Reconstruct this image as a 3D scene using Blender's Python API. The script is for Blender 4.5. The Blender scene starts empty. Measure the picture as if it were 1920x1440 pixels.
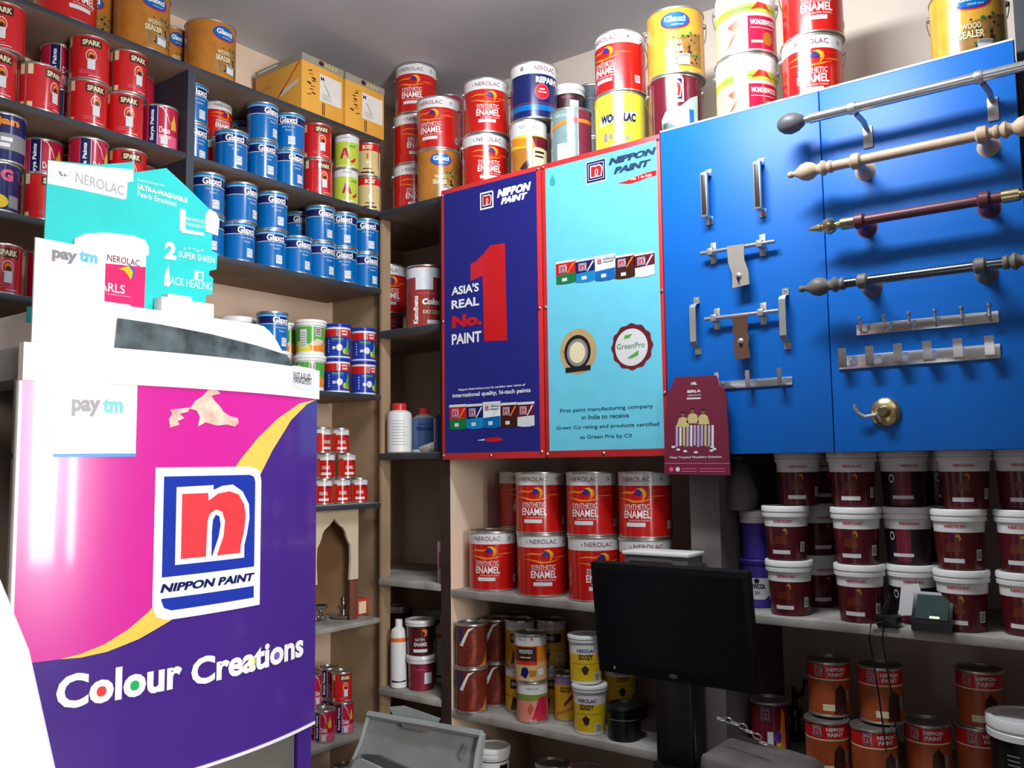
import bpy, bmesh, math, random
from mathutils import Vector, Matrix
from mathutils.geometry import tessellate_polygon
random.seed(4)
SC = bpy.context.scene
COL = SC.collection
PI = math.pi
R_ = math.radians

# ---------------------------------------------------------------- camera
YAW, PITCH, ROLL, FPX = R_(37.2124), R_(5.17604), R_(-0.69094), 1658.05
cf = Vector((-math.sin(YAW)*math.cos(PITCH), math.cos(YAW)*math.cos(PITCH), math.sin(PITCH)))
_r0 = Vector((math.cos(YAW), math.sin(YAW), 0)); _u0 = _r0.cross(cf)
cr = math.cos(ROLL)*_r0 + math.sin(ROLL)*_u0
cu = -math.sin(ROLL)*_r0 + math.cos(ROLL)*_u0
cam = bpy.data.cameras.new('camera'); camo = bpy.data.objects.new('camera', cam); COL.objects.link(camo)
cam.sensor_fit = 'HORIZONTAL'; cam.sensor_width = 36; cam.lens = FPX/1920*36; cam.clip_start = .02
m3 = Matrix((cr, cu, -cf)).transposed(); camo.matrix_world = m3.to_4x4()
SC.camera = camo

# ---------------------------------------------------------------- light and exposure
SC.view_settings.view_transform = 'Standard'; SC.view_settings.look = 'None'
SC.view_settings.gamma = 1; SC.view_settings.exposure = 0.0; SC.view_settings.use_curve_mapping = False
w = bpy.data.worlds.new('daylight'); SC.world = w; w.use_nodes = True
w.node_tree.nodes['Background'].inputs[0].default_value = (.80, .88, 1, 1)
w.node_tree.nodes['Background'].inputs[1].default_value = .13
def area(name, loc, target, sx, sy, power, col):
    l = bpy.data.lights.new(name, 'AREA'); l.shape = 'RECTANGLE'; l.size = sx; l.size_y = sy; l.energy = power; l.color = col
    o = bpy.data.objects.new(name, l); COL.objects.link(o); o.location = loc
    o.rotation_euler = (Vector(target)-Vector(loc)).to_track_quat('-Z', 'Y').to_euler(); return o
area('ceiling_tube_light', (-.95, 1.55, 1.48), (-1.0, 2.2, .75), .7, .17, 30, (.90, .96, 1))
for i, (yy, ww, pw) in enumerate(((-.22, .10, 24), (.22, .34, 92), (.66, .12, 30))):
    area('shop_entrance_daylight_%d' % i, (2.1, yy, .35), (-1.6, 1.1, .1), ww, 1.7, pw, (1, .97, .94))

# ---------------------------------------------------------------- materials
def s2l(c):
    return tuple((v/255/12.92 if v/255 <= .04045 else ((v/255+.055)/1.055)**2.4) for v in c)
MC = {}
def M(name, rgb, rough=.4, metal=0, var=.06, scale=18, bump=0, spec=.5, coat=0, stain=None):
    if name in MC: return MC[name]
    m = bpy.data.materials.new(name); m.use_nodes = True; nt = m.node_tree; b = nt.nodes['Principled BSDF']
    c = s2l(rgb)
    b.inputs['Roughness'].default_value = rough; b.inputs['Metallic'].default_value = metal
    b.inputs['Specular IOR Level'].default_value = spec
    if coat: b.inputs['Coat Weight'].default_value = coat; b.inputs['Coat Roughness'].default_value = .08
    tc = nt.nodes.new('ShaderNodeTexCoord'); no = nt.nodes.new('ShaderNodeTexNoise')
    no.inputs['Scale'].default_value = scale; no.inputs['Detail'].default_value = 4
    nt.links.new(tc.outputs['Object'], no.inputs['Vector'])
    rp = nt.nodes.new('ShaderNodeValToRGB'); rp.color_ramp.elements[0].position = .3; rp.color_ramp.elements[1].position = .7
    d = stain or tuple(v*(1-var*2) for v in c)
    if stain: d = s2l(stain)
    rp.color_ramp.elements[0].color = (*d, 1); rp.color_ramp.elements[1].color = (*c, 1)
    nt.links.new(no.outputs['Fac'], rp.inputs['Fac']); nt.links.new(rp.outputs['Color'], b.inputs['Base Color'])
    if bump:
        bp = nt.nodes.new('ShaderNodeBump'); bp.inputs['Strength'].default_value = bump; bp.inputs['Distance'].default_value = .01
        nt.links.new(no.outputs['Fac'], bp.inputs['Height']); nt.links.new(bp.outputs['Normal'], b.inputs['Normal'])
    MC[name] = m; return m
G = .22
WALL = M('wall_paint', (226, 200, 176), .8, 0, .05, 5, .15, .2)
WALLB = M('back_wall_paint', (222, 206, 192), .8, 0, .05, 5, .15, .2)
CEIL = M('ceiling_paint', (214, 216, 224), .9, 0, .04, 3, .1, .2)
SLATE = M('slate_slab', (62, 66, 76), .55, 0, .2, 9, .1, .4)
DUST = M('dusty_slab', (176, 172, 164), .8, 0, .12, 10, .1, .2, stain=(128, 122, 116))
PILLAR = M('tan_board', (166, 140, 110), .7, 0, .12, 7, .1, .2)
DKWOOD = M('dark_wood', (62, 46, 44), .6, 0, .2, 9, .1, .3)
WHITE = M('white_print', (240, 240, 240), G, 0, .02)
OFFW = M('off_white_print', (222, 222, 222), G, 0, .03)
PLW = M('white_plastic', (236, 236, 234), .35, 0, .02)
CREAM = M('cream_print', (235, 222, 180), G, 0, .03)
TIN = M('tinplate', (206, 204, 198), .3, .85, .08)
TIND = M('dull_tinplate', (170, 166, 158), .42, .8, .12)
BLK = M('black_print', (28, 24, 26), .35, 0, .02)
BLKP = M('black_plastic', (14, 14, 18), .35, 0, .05)
NAVY = M('navy_print', (24, 32, 92), G, 0, .03)
BLUE = M('blue_print', (0, 104, 180), G, 0, .03, coat=.3)
LBLUE = M('light_blue_print', (24, 134, 196), G, 0, .03)
RED = M('red_print', (206, 30, 34), G, 0, .03, coat=.3)
ORED = M('orange_red_print', (214, 48, 26), G, 0, .03)
NRED = M('enamel_red_print', (196, 26, 22), G, 0, .03, coat=.3)
CRIM = M('crimson_print', (190, 28, 66), G, 0, .03, coat=.3)
PINK = M('pink_print', (226, 92, 130), G, 0, .03)
MAROON = M('maroon_print', (112, 26, 44), G, 0, .05)
DMAR = M('dark_maroon_print', (84, 24, 30), G, 0, .06)
BROWN = M('brown_print', (66, 34, 26), G, 0, .05)
GOLD = M('gold_brown_print', (190, 122, 46), G, 0, .10, 30)
ORANGE = M('orange_print', (236, 138, 40), G, 0, .04)
YEL = M('yellow_print', (238, 200, 40), G, 0, .03)
LEMON = M('lemon_print', (232, 222, 66), G, 0, .03)
LIME = M('lime_print', (186, 206, 70), G, 0, .04)
GREEN = M('green_print', (88, 172, 70), G, 0, .04)
DGREEN = M('dark_green_print', (20, 120, 70), G, 0, .04)
TEAL = M('teal_print', (52, 200, 196), .5, 0, .05)
GTEAL = M('grey_teal_print', (128, 158, 160), G, 0, .06)
PURP = M('purple_print', (84, 40, 140), .18, 0, .03, coat=.5)
NROYAL = M('royal_blue_print', (36, 58, 168), G, 0, .03)
GREYP = M('grey_print', (140, 140, 144), .4, 0, .05)
PLUM = M('plum_print', (128, 46, 70), G, 0, .04)
STICK = M('price_sticker', (218, 222, 226), .5, 0, .06, 60)

# ---------------------------------------------------------------- pixel rays of the 1920x1440 photograph, met with real planes of the room
def ray(x, y): return cf + cr*((x-960)/FPX) - cu*((y-720)/FPX)
def onX(x, y, X): d = ray(x, y); return d*(X/d.x)
def onY(x, y, Y): d = ray(x, y); return d*(Y/d.y)
def onZ(x, y, Z): d = ray(x, y); return d*(Z/d.z)
def colpt(axis, val, z, px):
    k = (px-960)/FPX
    P0, D = (Vector((val, 0, z)), Vector((0, 1, 0))) if axis == 'X' else (Vector((0, val, z)), Vector((1, 0, 0)))
    s = (k*P0.dot(cf)-P0.dot(cr))/(D.dot(cr)-k*D.dot(cf)); return P0+D*s

# ---------------------------------------------------------------- mesh helpers
class B:
    def __init__(s): s.bm = bmesh.new(); s.mats = []
    def mi(s, m):
        if m not in s.mats: s.mats.append(m)
        return s.mats.index(m)
    def face(s, vs, m):
        try: f = s.bm.faces.new(vs); f.material_index = s.mi(m); return f
        except ValueError: return None
    def box(s, a, b, m, bev=0, T=None, seg=2):
        x0, y0, z0 = a; x1, y1, z1 = b
        x0, x1 = min(x0, x1), max(x0, x1); y0, y1 = min(y0, y1), max(y0, y1); z0, z1 = min(z0, z1), max(z0, z1)
        V = [s.bm.verts.new(p) for p in ((x0,y0,z0),(x1,y0,z0),(x1,y1,z0),(x0,y1,z0),(x0,y0,z1),(x1,y0,z1),(x1,y1,z1),(x0,y1,z1))]
        F = [s.face([V[i] for i in q], m) for q in ((3,2,1,0),(4,5,6,7),(0,1,5,4),(1,2,6,5),(2,3,7,6),(3,0,4,7))]
        allv = V
        if bev:
            es = list({e for f in F for e in f.edges})
            r = bmesh.ops.bevel(s.bm, geom=es, offset=bev, segments=seg, affect='EDGES', profile=.5)
            allv = list(set(r['verts']) | {v for v in V if v.is_valid})
            for f in r['faces']: f.material_index = s.mi(m)
        if T: bmesh.ops.transform(s.bm, matrix=T, verts=[v for v in allv if v.is_valid])
        return s
    def lathe(s, prof, m, n=32, T=None, caps=(True, True)):
        T = T or Matrix(); rings = []
        for r, z in prof:
            rings.append([s.bm.verts.new(T @ Vector((r*math.cos(2*PI*i/n), r*math.sin(2*PI*i/n), z))) for i in range(n)])
        for k in range(len(rings)-1):
            mm = m[k] if isinstance(m, list) else m
            for i in range(n): s.face((rings[k][i], rings[k][(i+1)%n], rings[k+1][(i+1)%n], rings[k+1][i]), mm)
        if caps[0]: s.face(rings[0][::-1], m[0] if isinstance(m, list) else m)
        if caps[1]: s.face(rings[-1], m[-1] if isinstance(m, list) else m)
        return s
    def tube(s, pts, r, m, n=10, caps=True):
        pts = [Vector(p) for p in pts]; rings = []; up = Vector((0, 0, 1))
        for i, p in enumerate(pts):
            d = (pts[min(i+1, len(pts)-1)]-pts[max(i-1, 0)]).normalized()
            a = up if abs(d.dot(up)) < .9 else Vector((1, 0, 0))
            x = d.cross(a).normalized(); y = d.cross(x).normalized(); rr = r[i] if isinstance(r, (list, tuple)) else r
            rings.append([s.bm.verts.new(p+(x*math.cos(2*PI*k/n)+y*math.sin(2*PI*k/n))*rr) for k in range(n)])
        for k in range(len(rings)-1):
            for i in range(n): s.face((rings[k][i], rings[k][(i+1)%n], rings[k+1][(i+1)%n], rings[k+1][i]), m)
        if caps: s.face(rings[0][::-1], m); s.face(rings[-1], m)
        return s
    def prism(s, pts, f, d0, d1, m, me=None):
        a = [s.bm.verts.new(f(u, v, d0)) for u, v in pts]; b = [s.bm.verts.new(f(u, v, d1)) for u, v in pts]; n = len(pts)
        s.face(a, m); s.face(b[::-1], m)
        for i in range(n): s.face((a[(i+1)%n], a[i], b[i], b[(i+1)%n]), me or m)
        return s
    def obj(s, name, parent=None, loc=None, sharp=35, rot=None, recalc=True):
        if recalc: bmesh.ops.recalc_face_normals(s.bm, faces=s.bm.faces[:])
        me = bpy.data.meshes.new(name); s.bm.to_mesh(me); s.bm.free()
        for m in s.mats: me.materials.append(m)
        for p in me.polygons: p.use_smooth = True
        me.set_sharp_from_angle(angle=R_(sharp))
        o = bpy.data.objects.new(name, me); COL.objects.link(o)
        if parent: o.parent = parent
        if loc is not None: o.location = loc
        if rot is not None: o.rotation_euler = rot
        return o
_tx = {}
def text_geo(t, bold=0.0):
    k = (t, bold)
    if k not in _tx:
        c = bpy.data.curves.new('lettering', 'FONT'); c.body = t; c.size = 1; c.fill_mode = 'FRONT'; c.resolution_u = 3; c.offset = bold
        o = bpy.data.objects.new('lettering', c); me = bpy.data.meshes.new_from_object(o)
        _tx[k] = ([v.co.xy.copy() for v in me.vertices], [tuple(p.vertices) for p in me.polygons])
        bpy.data.objects.remove(o); bpy.data.curves.remove(c); bpy.data.meshes.remove(me)
    return _tx[k]
class Decal:
    """printed artwork as thin raised geometry; f maps (u, v, lift) onto the printed surface"""
    def __init__(s, f, step=None, su=1, sv=1): s.f = f; s.step = step; s.b = B(); s.su = su; s.sv = sv
    def _add(s, V, F, m, l):
        V = [(u*s.su, v*s.sv) for u, v in V]
        t = bmesh.new(); vs = [t.verts.new((u, v, 0)) for u, v in V]
        for q in F:
            try: t.faces.new([vs[i] for i in q])
            except ValueError: pass
        if s.step:
            lo = min(u for u, v in V); hi = max(u for u, v in V); k = math.floor(lo/s.step)+1
            while k*s.step < hi-1e-6:
                bmesh.ops.bisect_plane(t, geom=t.verts[:]+t.edges[:]+t.faces[:], dist=1e-7, plane_co=(k*s.step, 0, 0), plane_no=(1, 0, 0)); k += 1
        mp = {}
        for v in t.verts: mp[v] = s.b.bm.verts.new(s.f(v.co.x, v.co.y, l*.00035))
        for f in t.faces: s.b.face([mp[v] for v in f.verts], m)
        t.free(); return s
    def poly(s, pts, m, l=1):
        n = len(pts); q = [Vector((a*s.su, b*s.sv, 0)) for a, b in pts]
        ar = sum(q[i].x*q[(i+1) % n].y-q[(i+1) % n].x*q[i].y for i in range(n))
        if ar < 0: pts = pts[::-1]; q = q[::-1]
        if n <= 3: return s._add(pts, [tuple(range(n))], m, l)
        F = []
        for t in tessellate_polygon([q]):
            a, b, c = t; F.append((a, b, c) if (q[b]-q[a]).cross(q[c]-q[a]).z > 0 else (a, c, b))
        return s._add(pts, F, m, l)
    def rect(s, u0, v0, u1, v1, m, l=1): return s.poly([(u0, v0), (u1, v0), (u1, v1), (u0, v1)], m, l)
    def ell(s, u, v, ru, rv, m, l=1, n=20, k=0, amp=0):
        return s.poly([(u+ru*(1+amp*math.cos(k*2*PI*i/n))*math.cos(2*PI*i/n), v+rv*(1+amp*math.cos(k*2*PI*i/n))*math.sin(2*PI*i/n)) for i in range(n)], m, l)
    def text(s, t, u0, v0, u1, v1, m, l=2, bold=.02, shear=0, rot=0):
        P, F = text_geo(t, bold); P = [(x+shear*y, y) for x, y in P]
        if rot: P = [(-y, x) for x, y in P]
        x0 = min(p[0] for p in P); x1 = max(p[0] for p in P); y0 = min(p[1] for p in P); y1 = max(p[1] for p in P)
        return s._add([(u0+(x-x0)/(x1-x0)*(u1-u0), v0+(y-y0)/(y1-y0)*(v1-v0)) for x, y in P], F, m, l)
    def obj(s, name, parent=None, loc=None): return s.b.obj(name, parent, loc, recalc=False)
    # square emblem with a rounded letter n
    def emblem(s, u0, v0, u1, v1, l=1, back=NROYAL, red=RED, frame=WHITE, fr=.08):
        w, h = u1-u0, v1-v0; q = lambda P: [(u0+a*w, v0+b*h) for a, b in P]
        s.poly(q([(-fr, -fr), (1+fr, -fr), (1+fr, 1), (1, 1+fr), (-fr, 1+fr)]), frame, l)
        s.poly(q([(0, 0), (1, 0), (1, .95), (.95, 1), (0, 1)]), back, l+1)
        s.poly(q([(.12,.11),(.90,.11),(.90,.26),(.93,.38),(.965,.55),(.95,.7),(.86,.84),(.72,.9),(.6,.89),(.50,.85),(.50,.89),(.12,.89)]), frame, l+2)
        s.poly(q([(.18,.17),(.45,.17),(.45,.52),(.48,.60),(.55,.64),(.62,.61),(.66,.5),(.64,.36),(.58,.17),(.84,.17),(.84,.25),(.87,.38),(.90,.55),(.88,.68),(.80,.79),(.68,.83),(.55,.81),(.45,.75),(.45,.82),(.18,.82)]), red, l+3)
        s.poly(q([(.505,.17),(.525,.17),(.58,.34),(.60,.47),(.58,.55),(.54,.57),(.51,.52),(.505,.4)]), back, l+3)
        return s
def flatY(Y): return lambda u, v, l: Vector((u, Y-l, v))
def flatX(X): return lambda u, v, l: Vector((X+l, u, v))

# ---------------------------------------------------------------- scene-graph helpers
def tag(o, label, cat, group=None):
    o['label'] = label; o['category'] = cat
    if group: o['group'] = group
    n = len(label.split())
    if not 4 <= n <= 16: print('LABEL LENGTH', n, label)
    return o
def thing(name, label, cat, loc=(0, 0, 0), rz=0, group=None):
    o = bpy.data.objects.new(name, None); o.empty_display_size = .03; COL.objects.link(o)
    o.location = loc; o.rotation_euler = (0, 0, rz); return tag(o, label, cat, group)
def struct(b, name):
    o = b.obj(name) if isinstance(b, B) else b
    o['kind'] = 'structure'; return o
# ---------------------------------------------------------------- the room
LX, NY = -2.4, 2.33           # front planes of the left shelves and of the back shelves
WX, WY, CZ, FZ = -2.71, 2.78, 1.57, -1.35
struct(B().box((WX-.05, -1.2, FZ), (WX, WY+.05, CZ), WALL), 'wall_left')
struct(B().box((WX-.05, WY, FZ), (1.6, WY+.05, CZ), WALLB), 'wall_back')
struct(B().box((WX-.05, -1.2, CZ), (2.4, WY+.05, CZ+.05), CEIL), 'ceiling')
struct(B().box((WX-.05, -1.6, FZ-.05), (2.4, WY+.05, FZ), M('floor_tile', (88, 82, 76), .6, 0, .1, 4)), 'floor')
struct(B().box((-.262, 2.345, 0.0), (.5, 2.42, CZ), M('dark_panel', (52, 54, 64), .6, 0, .1)), 'trim_1')
struct(B().box((WX-.05, -1.25, FZ), (2.4, -1.2, CZ), M('blocker_front_paint', (96, 88, 82), .8, 0, .1)), 'wall_blocker_front')  # unseen dark wall behind the camera, added to cut the ambient light
struct(B().box((.3, 1.2, FZ), (.36, WY, CZ), M('blocker_right_paint', (84, 80, 80), .8, 0, .1)), 'wall_blocker_right')  # unseen occluder, added to keep entrance light off the right recess
LS = [('S0', 1.257), ('S1', .97), ('S2', .67), ('S3', .265), ('S4', -.137), ('S5', -.557), ('S6', -.95), ('S7', -1.3)]
SH = {k: ('X', LX, z) for k, z in LS}
SH.update({'L3': ('X', LX, .455), 'L4': ('X', LX, .155)})
SH.update({'N1': ('Y', NY, .965), 'N2': ('Y', NY, .505), 'N3': ('Y', NY, .046), 'N4': ('Y', NY, -.413), 'N5': ('Y', NY, -.805), 'N6': ('Y', NY, -1.25),
           'M1': ('Y', NY, -.427), 'M2': ('Y', NY, -.828), 'M3': ('Y', NY, -1.25), 'R1': ('Y', NY, -.412), 'R2': ('Y', NY, -.812)})
UNDER = M('slab_underside_bounce', (150, 126, 106), .8, 0, .12, 8, .1, .2)  # brown reflected from the wall, painted into the slab undersides
def slab(name, x0, x1, y0, y1, z, edge, label, th=.018, corner=None):
    b = B()
    if corner: b.box((LX+.003, y0, z-th), (x1, y1, z), SLATE, .003); b.box((x0, corner, z-th), (LX+.0032, y1, z), SLATE)
    else: b.box((x0, y0, z-th), (x1, y1, z), SLATE, .003)
    for f in b.bm.faces:
        f.normal_update()
        if f.normal.z > .9 or (edge and f.normal.z > -.5): f.material_index = b.mi(DUST)
        elif f.normal.z < -.9: f.material_index = b.mi(UNDER)
    return tag(b.obj(name), label, 'shelf', 'stone shelf slabs')
b_div0, b_div1 = 1.512, 1.538
bay = [('S0', 0), ('S1', 0), ('S2', 0)]
nm = {'S0': 'topmost', 'S1': 'second from top', 'S2': 'third from top', 'S3': 'fourth from top', 'S4': 'fifth from top', 'S5': 'sixth from top', 'S6': 'seventh from top', 'S7': 'lowest'}
hold = {'S0': 'two yellow cartons and a brown tin', 'S1': 'blue, red and lime tins', 'S2': 'a full row of stacked blue tins', 'S3': 'green and blue pails',
        'S4': 'a pyramid of small red tins', 'S5': 'the wooden shrine', 'S6': 'small pink tins', 'S7': 'nothing but shadowed tins'}
slab('shelf_slab', WX, LX, -.2, 2.345, 1.257, False, 'long dark top slab of left wall shelving, under brown tins and yellow cartons')
for k, z in LS[1:]:
    slab('shelf_slab', WX, LX, b_div1, 2.3455, z, k in ('S5', 'S6', 'S7'), f'dark stone slab, right bay of left wall, holding {hold[k]}')
for z, h in ((.97, 'the upper double row of red tins'), (.67, 'dark blue and crimson tins behind the teal stand'), (.455, 'two tins left of the payment card'), (.155, 'the tins peeping over the machine')):
    slab('shelf_slab', WX, LX, -.2, b_div0, z, False, f'dark stone slab, left bay of left wall, holding {h}')
tag(B().box((WX, b_div0, FZ), (LX, b_div1, 1.2385), M('slate_upright', (58, 66, 80), .6, 0, .15)).obj('shelf_upright'), 'dark slate upright between the two bays of the left shelves', 'shelf upright')
tag(B().box((WX, 2.376, FZ), (LX-.0085, 2.392, .9405), PILLAR).box((LX-.009, 2.346, FZ), (LX+.002, 2.392, .9405), PILLAR).obj('shelf_upright'), 'tan wooden upright closing the left shelves at the room corner', 'shelf upright')
for k, t in (('N1', 'dusty slab ledge along the back wall top, under the row of big tins'), ('N2', 'narrow slab in the corner niche under the brick-red tin'), ('N3', 'narrow slab in the corner niche under the red-capped bottles'),
             ('N4', 'narrow empty dusty slab in the lower corner niche'), ('N5', 'narrow dusty slab in the corner niche under the dark maroon tin'), ('N6', 'lowest slab of the corner niche, behind the grey metal box')):
    z = SH[k][2]
    if k == 'N1': slab('shelf_slab', -2.69, -.27, NY-.005, WY, z, False, t, .024, 2.347)
    else: slab('shelf_slab', -2.70, -2.091, NY, WY, z, k in ('N4', 'N5', 'N6'), t, .024, 2.393)
tag(B().box((-2.089, NY, FZ), (-2.044, WY, .93), WALL).obj('shelf_upright'), 'upright beside the corner niche, cream inside with dark front edge', 'shelf upright')
bpy.data.objects['shelf_upright.002'].data.materials.append(DKWOOD)
for p in bpy.data.objects['shelf_upright.002'].data.polygons:
    if p.normal.y < -.5 or p.normal.x < -.5: p.material_index = 1
struct(B().box((-1.142, NY+.01, FZ), (-1.052, WY, .93), M('grey_plaster', (120, 110, 108), .8, 0, .1, 6, .2)), 'trim_2')
slab('shelf_slab', -2.043, -1.143, NY, WY, SH['M1'][2], True, 'dusty slab under the big red tins below the posters', .026)
slab('shelf_slab', -2.043, -1.143, NY, WY, SH['M2'][2], True, 'dusty slab under the brown and yellow tins below the big red ones', .026)
slab('shelf_slab', -2.043, -1.143, NY, WY, SH['M3'][2], True, 'lowest dusty slab of the middle recess, behind the grey box')
slab('shelf_slab', -1.044, -.1, NY, WY, SH['R1'][2], True, 'dusty white-edged slab under the maroon pails at right', .024)
slab('shelf_slab', -1.044, -.1, NY, WY, SH['R2'][2], True, 'low shadowed slab under the red and orange tins at right')
tag(B().box((-2.043, NY+.03, .034), (-.27, WY, .05), DKWOOD).obj('cupboard_base'), 'dark underside board of the cupboard behind posters and blue panels', 'board')

# ---------------------------------------------------------------- posters and blue display boards
PY = 2.30
def P(x, y): p = onY(x, y, PY); return p.x, p.z
ZT, ZB = .972, .018
def plate(name, x0, x1, m, label, cat, edge, z0=ZB, z1=ZT, th=.02):
    r = thing(name, label, cat, ((x0+x1)/2, PY+th, z0))
    b = B(); b.box((x0, PY, z0), (x1, PY+th, z1), m, .002)
    o = b.obj('panel', r); o.location = -Vector(r.location); return r
def child_world(o, r): o.parent = r; o.location = -Vector(r.location); return o
BORDER = M('poster_red_border', (214, 48, 52), .4, 0, .04)
PNAVY = M('poster_navy', (30, 36, 124), .4, 0, .03)
PCYAN = M('poster_cyan', (110, 208, 232), .4, 0, .03)
SCREW = M('screw_metal', (200, 200, 200), .3, 1)
def screws(r, L):
    pn = [c for c in r.children if c.name.split('.')[0] == 'panel'][0]
    for x, z in L:
        b = B(); b.lathe([(.005, 0), (.005, .002), (.003, .004)], SCREW, 10, Matrix.Translation((x, PY-.001, z)) @ Matrix.Rotation(PI/2, 4, 'X'))
        o = b.obj('screw'); o.parent = pn
def tinrow(d, x0, y0, x1, y1, n=5, hh=None):
    # printed picture of five paint tins; from pixel left-bottom to right-top
    cols = [(RED, DGREEN), (NAVY, LBLUE), (WHITE, BLUE), (DMAR, BROWN), (MAROON, OFFW)]
    for i in range(n):
        xa = x0+(x1-x0)*i/n; xb = x0+(x1-x0)*(i+1)/n; ya = y0[0]+(y0[1]-y0[0])*(i+.5)/n; yb = y1[0]+(y1[1]-y1[0])*(i+.5)/n
        if i == 2: yb -= 3
        (u0, v0), (u1, v1) = P(xa+.5, ya), P(xb, yb); h = v1-v0; w = u1-u0
        lift = 5 if i == 2 else 3
        d.poly([(u0, v0+.04*h), (u0+w*.3, v0), (u0+w*.7, v0), (u1, v0+.04*h), (u1+.001, v1), (u0-.001, v1)], cols[i][0], lift)
        d.poly([(u0, v0+.04*h), (u0+w*.3, v0), (u0+w*.7, v0), (u1, v0+.04*h), (u1, v0+.45*h), (u0, v0+.4*h)], cols[i][1], lift+1)
        d.rect(u0-.001, v1-.1*h, u1+.001, v1, OFFW, lift+2)
        if i != 2: d.emblem(u0+.18*w, v0+.52*h, u0+.52*w, v0+.8*h, lift+2, fr=.06)
        else: d.emblem(u0+.12*w, v0+.68*h, u0+.34*w, v0+.86*h, lift+2, fr=.05); d.text('NIPPON', u0+.42*w, v0+.79*h, u0+.95*w, v0+.86*h, NAVY, lift+3); d.text('PAINT', u0+.42*w, v0+.68*h, u0+.95*w, v0+.75*h, NAVY, lift+3)
        d.poly([(u0+.55*w, v0+.45*h), (u0+.62*w, v0+.45*h), (u0+.95*w, v0+.85*h), (u0+.85*w, v0+.85*h)], ORANGE if i in (0, 3) else OFFW, lift+2)
        d.rect(u0+.3*w, v0+.12*h, u0+.55*w, v0+.26*h, OFFW, lift+2)
def pxt(d, s, lb, rt, m, l=2, **k):
    (u0, v0), (u1, v1) = P(*lb), P(*rt); d.text(s, u0, v0, u1, v1, m, l, **k)
# navy poster
xl = onY(828, 620, PY).x; xm = onY(1018, 590, PY).x; xr = onY(1246, 550, PY).x
r = plate('poster_board', xl, xm-.003, BORDER, 'navy blue paint poster with big red numeral one and red border', 'poster', BORDER)
d = Decal(flatY(PY)); d.rect(xl+.014, ZB+.022, xm-.018, ZT-.016, PNAVY, 1)
(u0, v0), (u1, v1) = P(903, 391), P(923, 360); d.emblem(u0, v0, u1, v1, 3, NAVY, RED, WHITE, .12)
pxt(d, 'NIPPON', (932, 371.7), (996, 340), WHITE, bold=.075, shear=.25); pxt(d, 'PAINT', (939, 384), (989, 359.6), WHITE, bold=.075, shear=.25)
d.poly([P(*q) for q in ((882.6,495),(892,490),(905,478),(920,460),(947,456),(949,545),(951,638),(908,640),(906.5,560),(905,517),(883,527))], RED, 2)
pxt(d, "ASIA'S", (847, 554.5), (898, 529.5), WHITE, 3, bold=.03); pxt(d, 'REAL', (847, 580), (898.7, 555.7), WHITE, 3, bold=.03)
pxt(d, 'No.', (848, 616), (903.5, 585), RED, 3, bold=.06); pxt(d, 'PAINT', (847.5, 647), (902.7, 620), WHITE, 3, bold=.03)
pxt(d, 'Nippon Paint brings you its exciting new range of', (859.6, 734), (985, 719), WHITE, 2, bold=.02)
pxt(d, 'international quality, hi-tech paints', (849, 748), (995, 727), WHITE, 2, bold=.02)
tinrow(d, 843, (807, 800), 1002, (758, 752))
(u0, v0), (u1, v1) = P(910, 829), P(943, 819.5); d.ell((u0+u1)/2, (v0+v1)/2, (u1-u0)/2, (v1-v0)/2, RED, 2)
d.poly([P(896, 825), P(909, 823), P(909, 826), P(896, 826)], OFFW, 2)
o = d.obj('print'); o.parent = r.children[0]
screws(r, [(xl+.008, ZT-.02), (xl+.008, .5), (xl+.008, ZB+.014), (xm-.012, ZT-.012), (xm-.012, .5), (xm-.012, ZB+.02), ((xl+xm)/2, ZB+.011)])
# cyan poster
r = plate('poster_board', xm+.003, xr-.003, BORDER, 'pale cyan paint poster with row of tins and two round seals', 'poster', BORDER)
d = Decal(flatY(PY)); d.rect(xm+.018, ZB+.022, xr-.014, ZT-.018, PCYAN, 1)
(u0, v0), (u1, v1) = P(1104, 339), P(1131, 303); d.rect(u0-.010, v0-.011, u1+.010, v1+.011, WHITE, 1.5); d.rect(u0-.007, v0-.008, u1+.007, v1+.008, NAVY, 2); d.emblem(u0, v0, u1, v1, 3, NAVY, RED, WHITE, .03)
INK = M('poster_ink', (24, 56, 92), .5)
pxt(d, 'NIPPON', (1141, 311), (1231, 275), INK, bold=.075, shear=.25); pxt(d, 'PAINT', (1150.5, 327.5), (1221, 297.5), INK, bold=.075, shear=.25)
d.poly([P(*q) for q in ((1157,344),(1175,339),(1195,330),(1215,323),(1231,319),(1231,329),(1215,333),(1197,340),(1180,345))], RED, 2)
pxt(d, 'No. 1 in Asia', (1183, 339), (1222, 324), WHITE, 3, bold=.01)
LEAFT = M('poster_teal', (60, 170, 176), .5); SEALG = M('seal_gold', (196, 170, 120), .4)
d.poly([P(*q) for q in ((1036,327),(1041,338),(1041,346),(1036,350),(1031,346),(1031,338))], LEAFT, 2)
tinrow(d, 1043, (537, 520), 1227, (487, 468))
def pell(x, y, rx, ry, m, l, **k):
    (u0, v0), (u1, _), (_, v1) = P(x, y), P(x+rx, y), P(x, y-ry); d.ell(u0, v0, u1-u0, v1-v0, m, l, **k)
pell(1084, 659, 35, 43, SEALG, 2, n=32); pell(1083, 660, 25, 32, BLK, 3, n=32); pell(1083, 661, 20, 26, GREYP, 4, n=28); pell(1083, 661, 15, 20, CREAM, 5, n=24)
d.poly([P(1061, 690), P(1108, 684), P(1108, 693), P(1061, 699)], BLK, 6)
pell(1185, 650, 39, 43, MAROON, 2, n=64, k=12, amp=.035); pell(1184, 651, 31, 35, OFFW, 3, n=32)
pxt(d, 'GreenPro', (1157, 656), (1209, 640), DGREEN, 4, bold=0)
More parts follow.
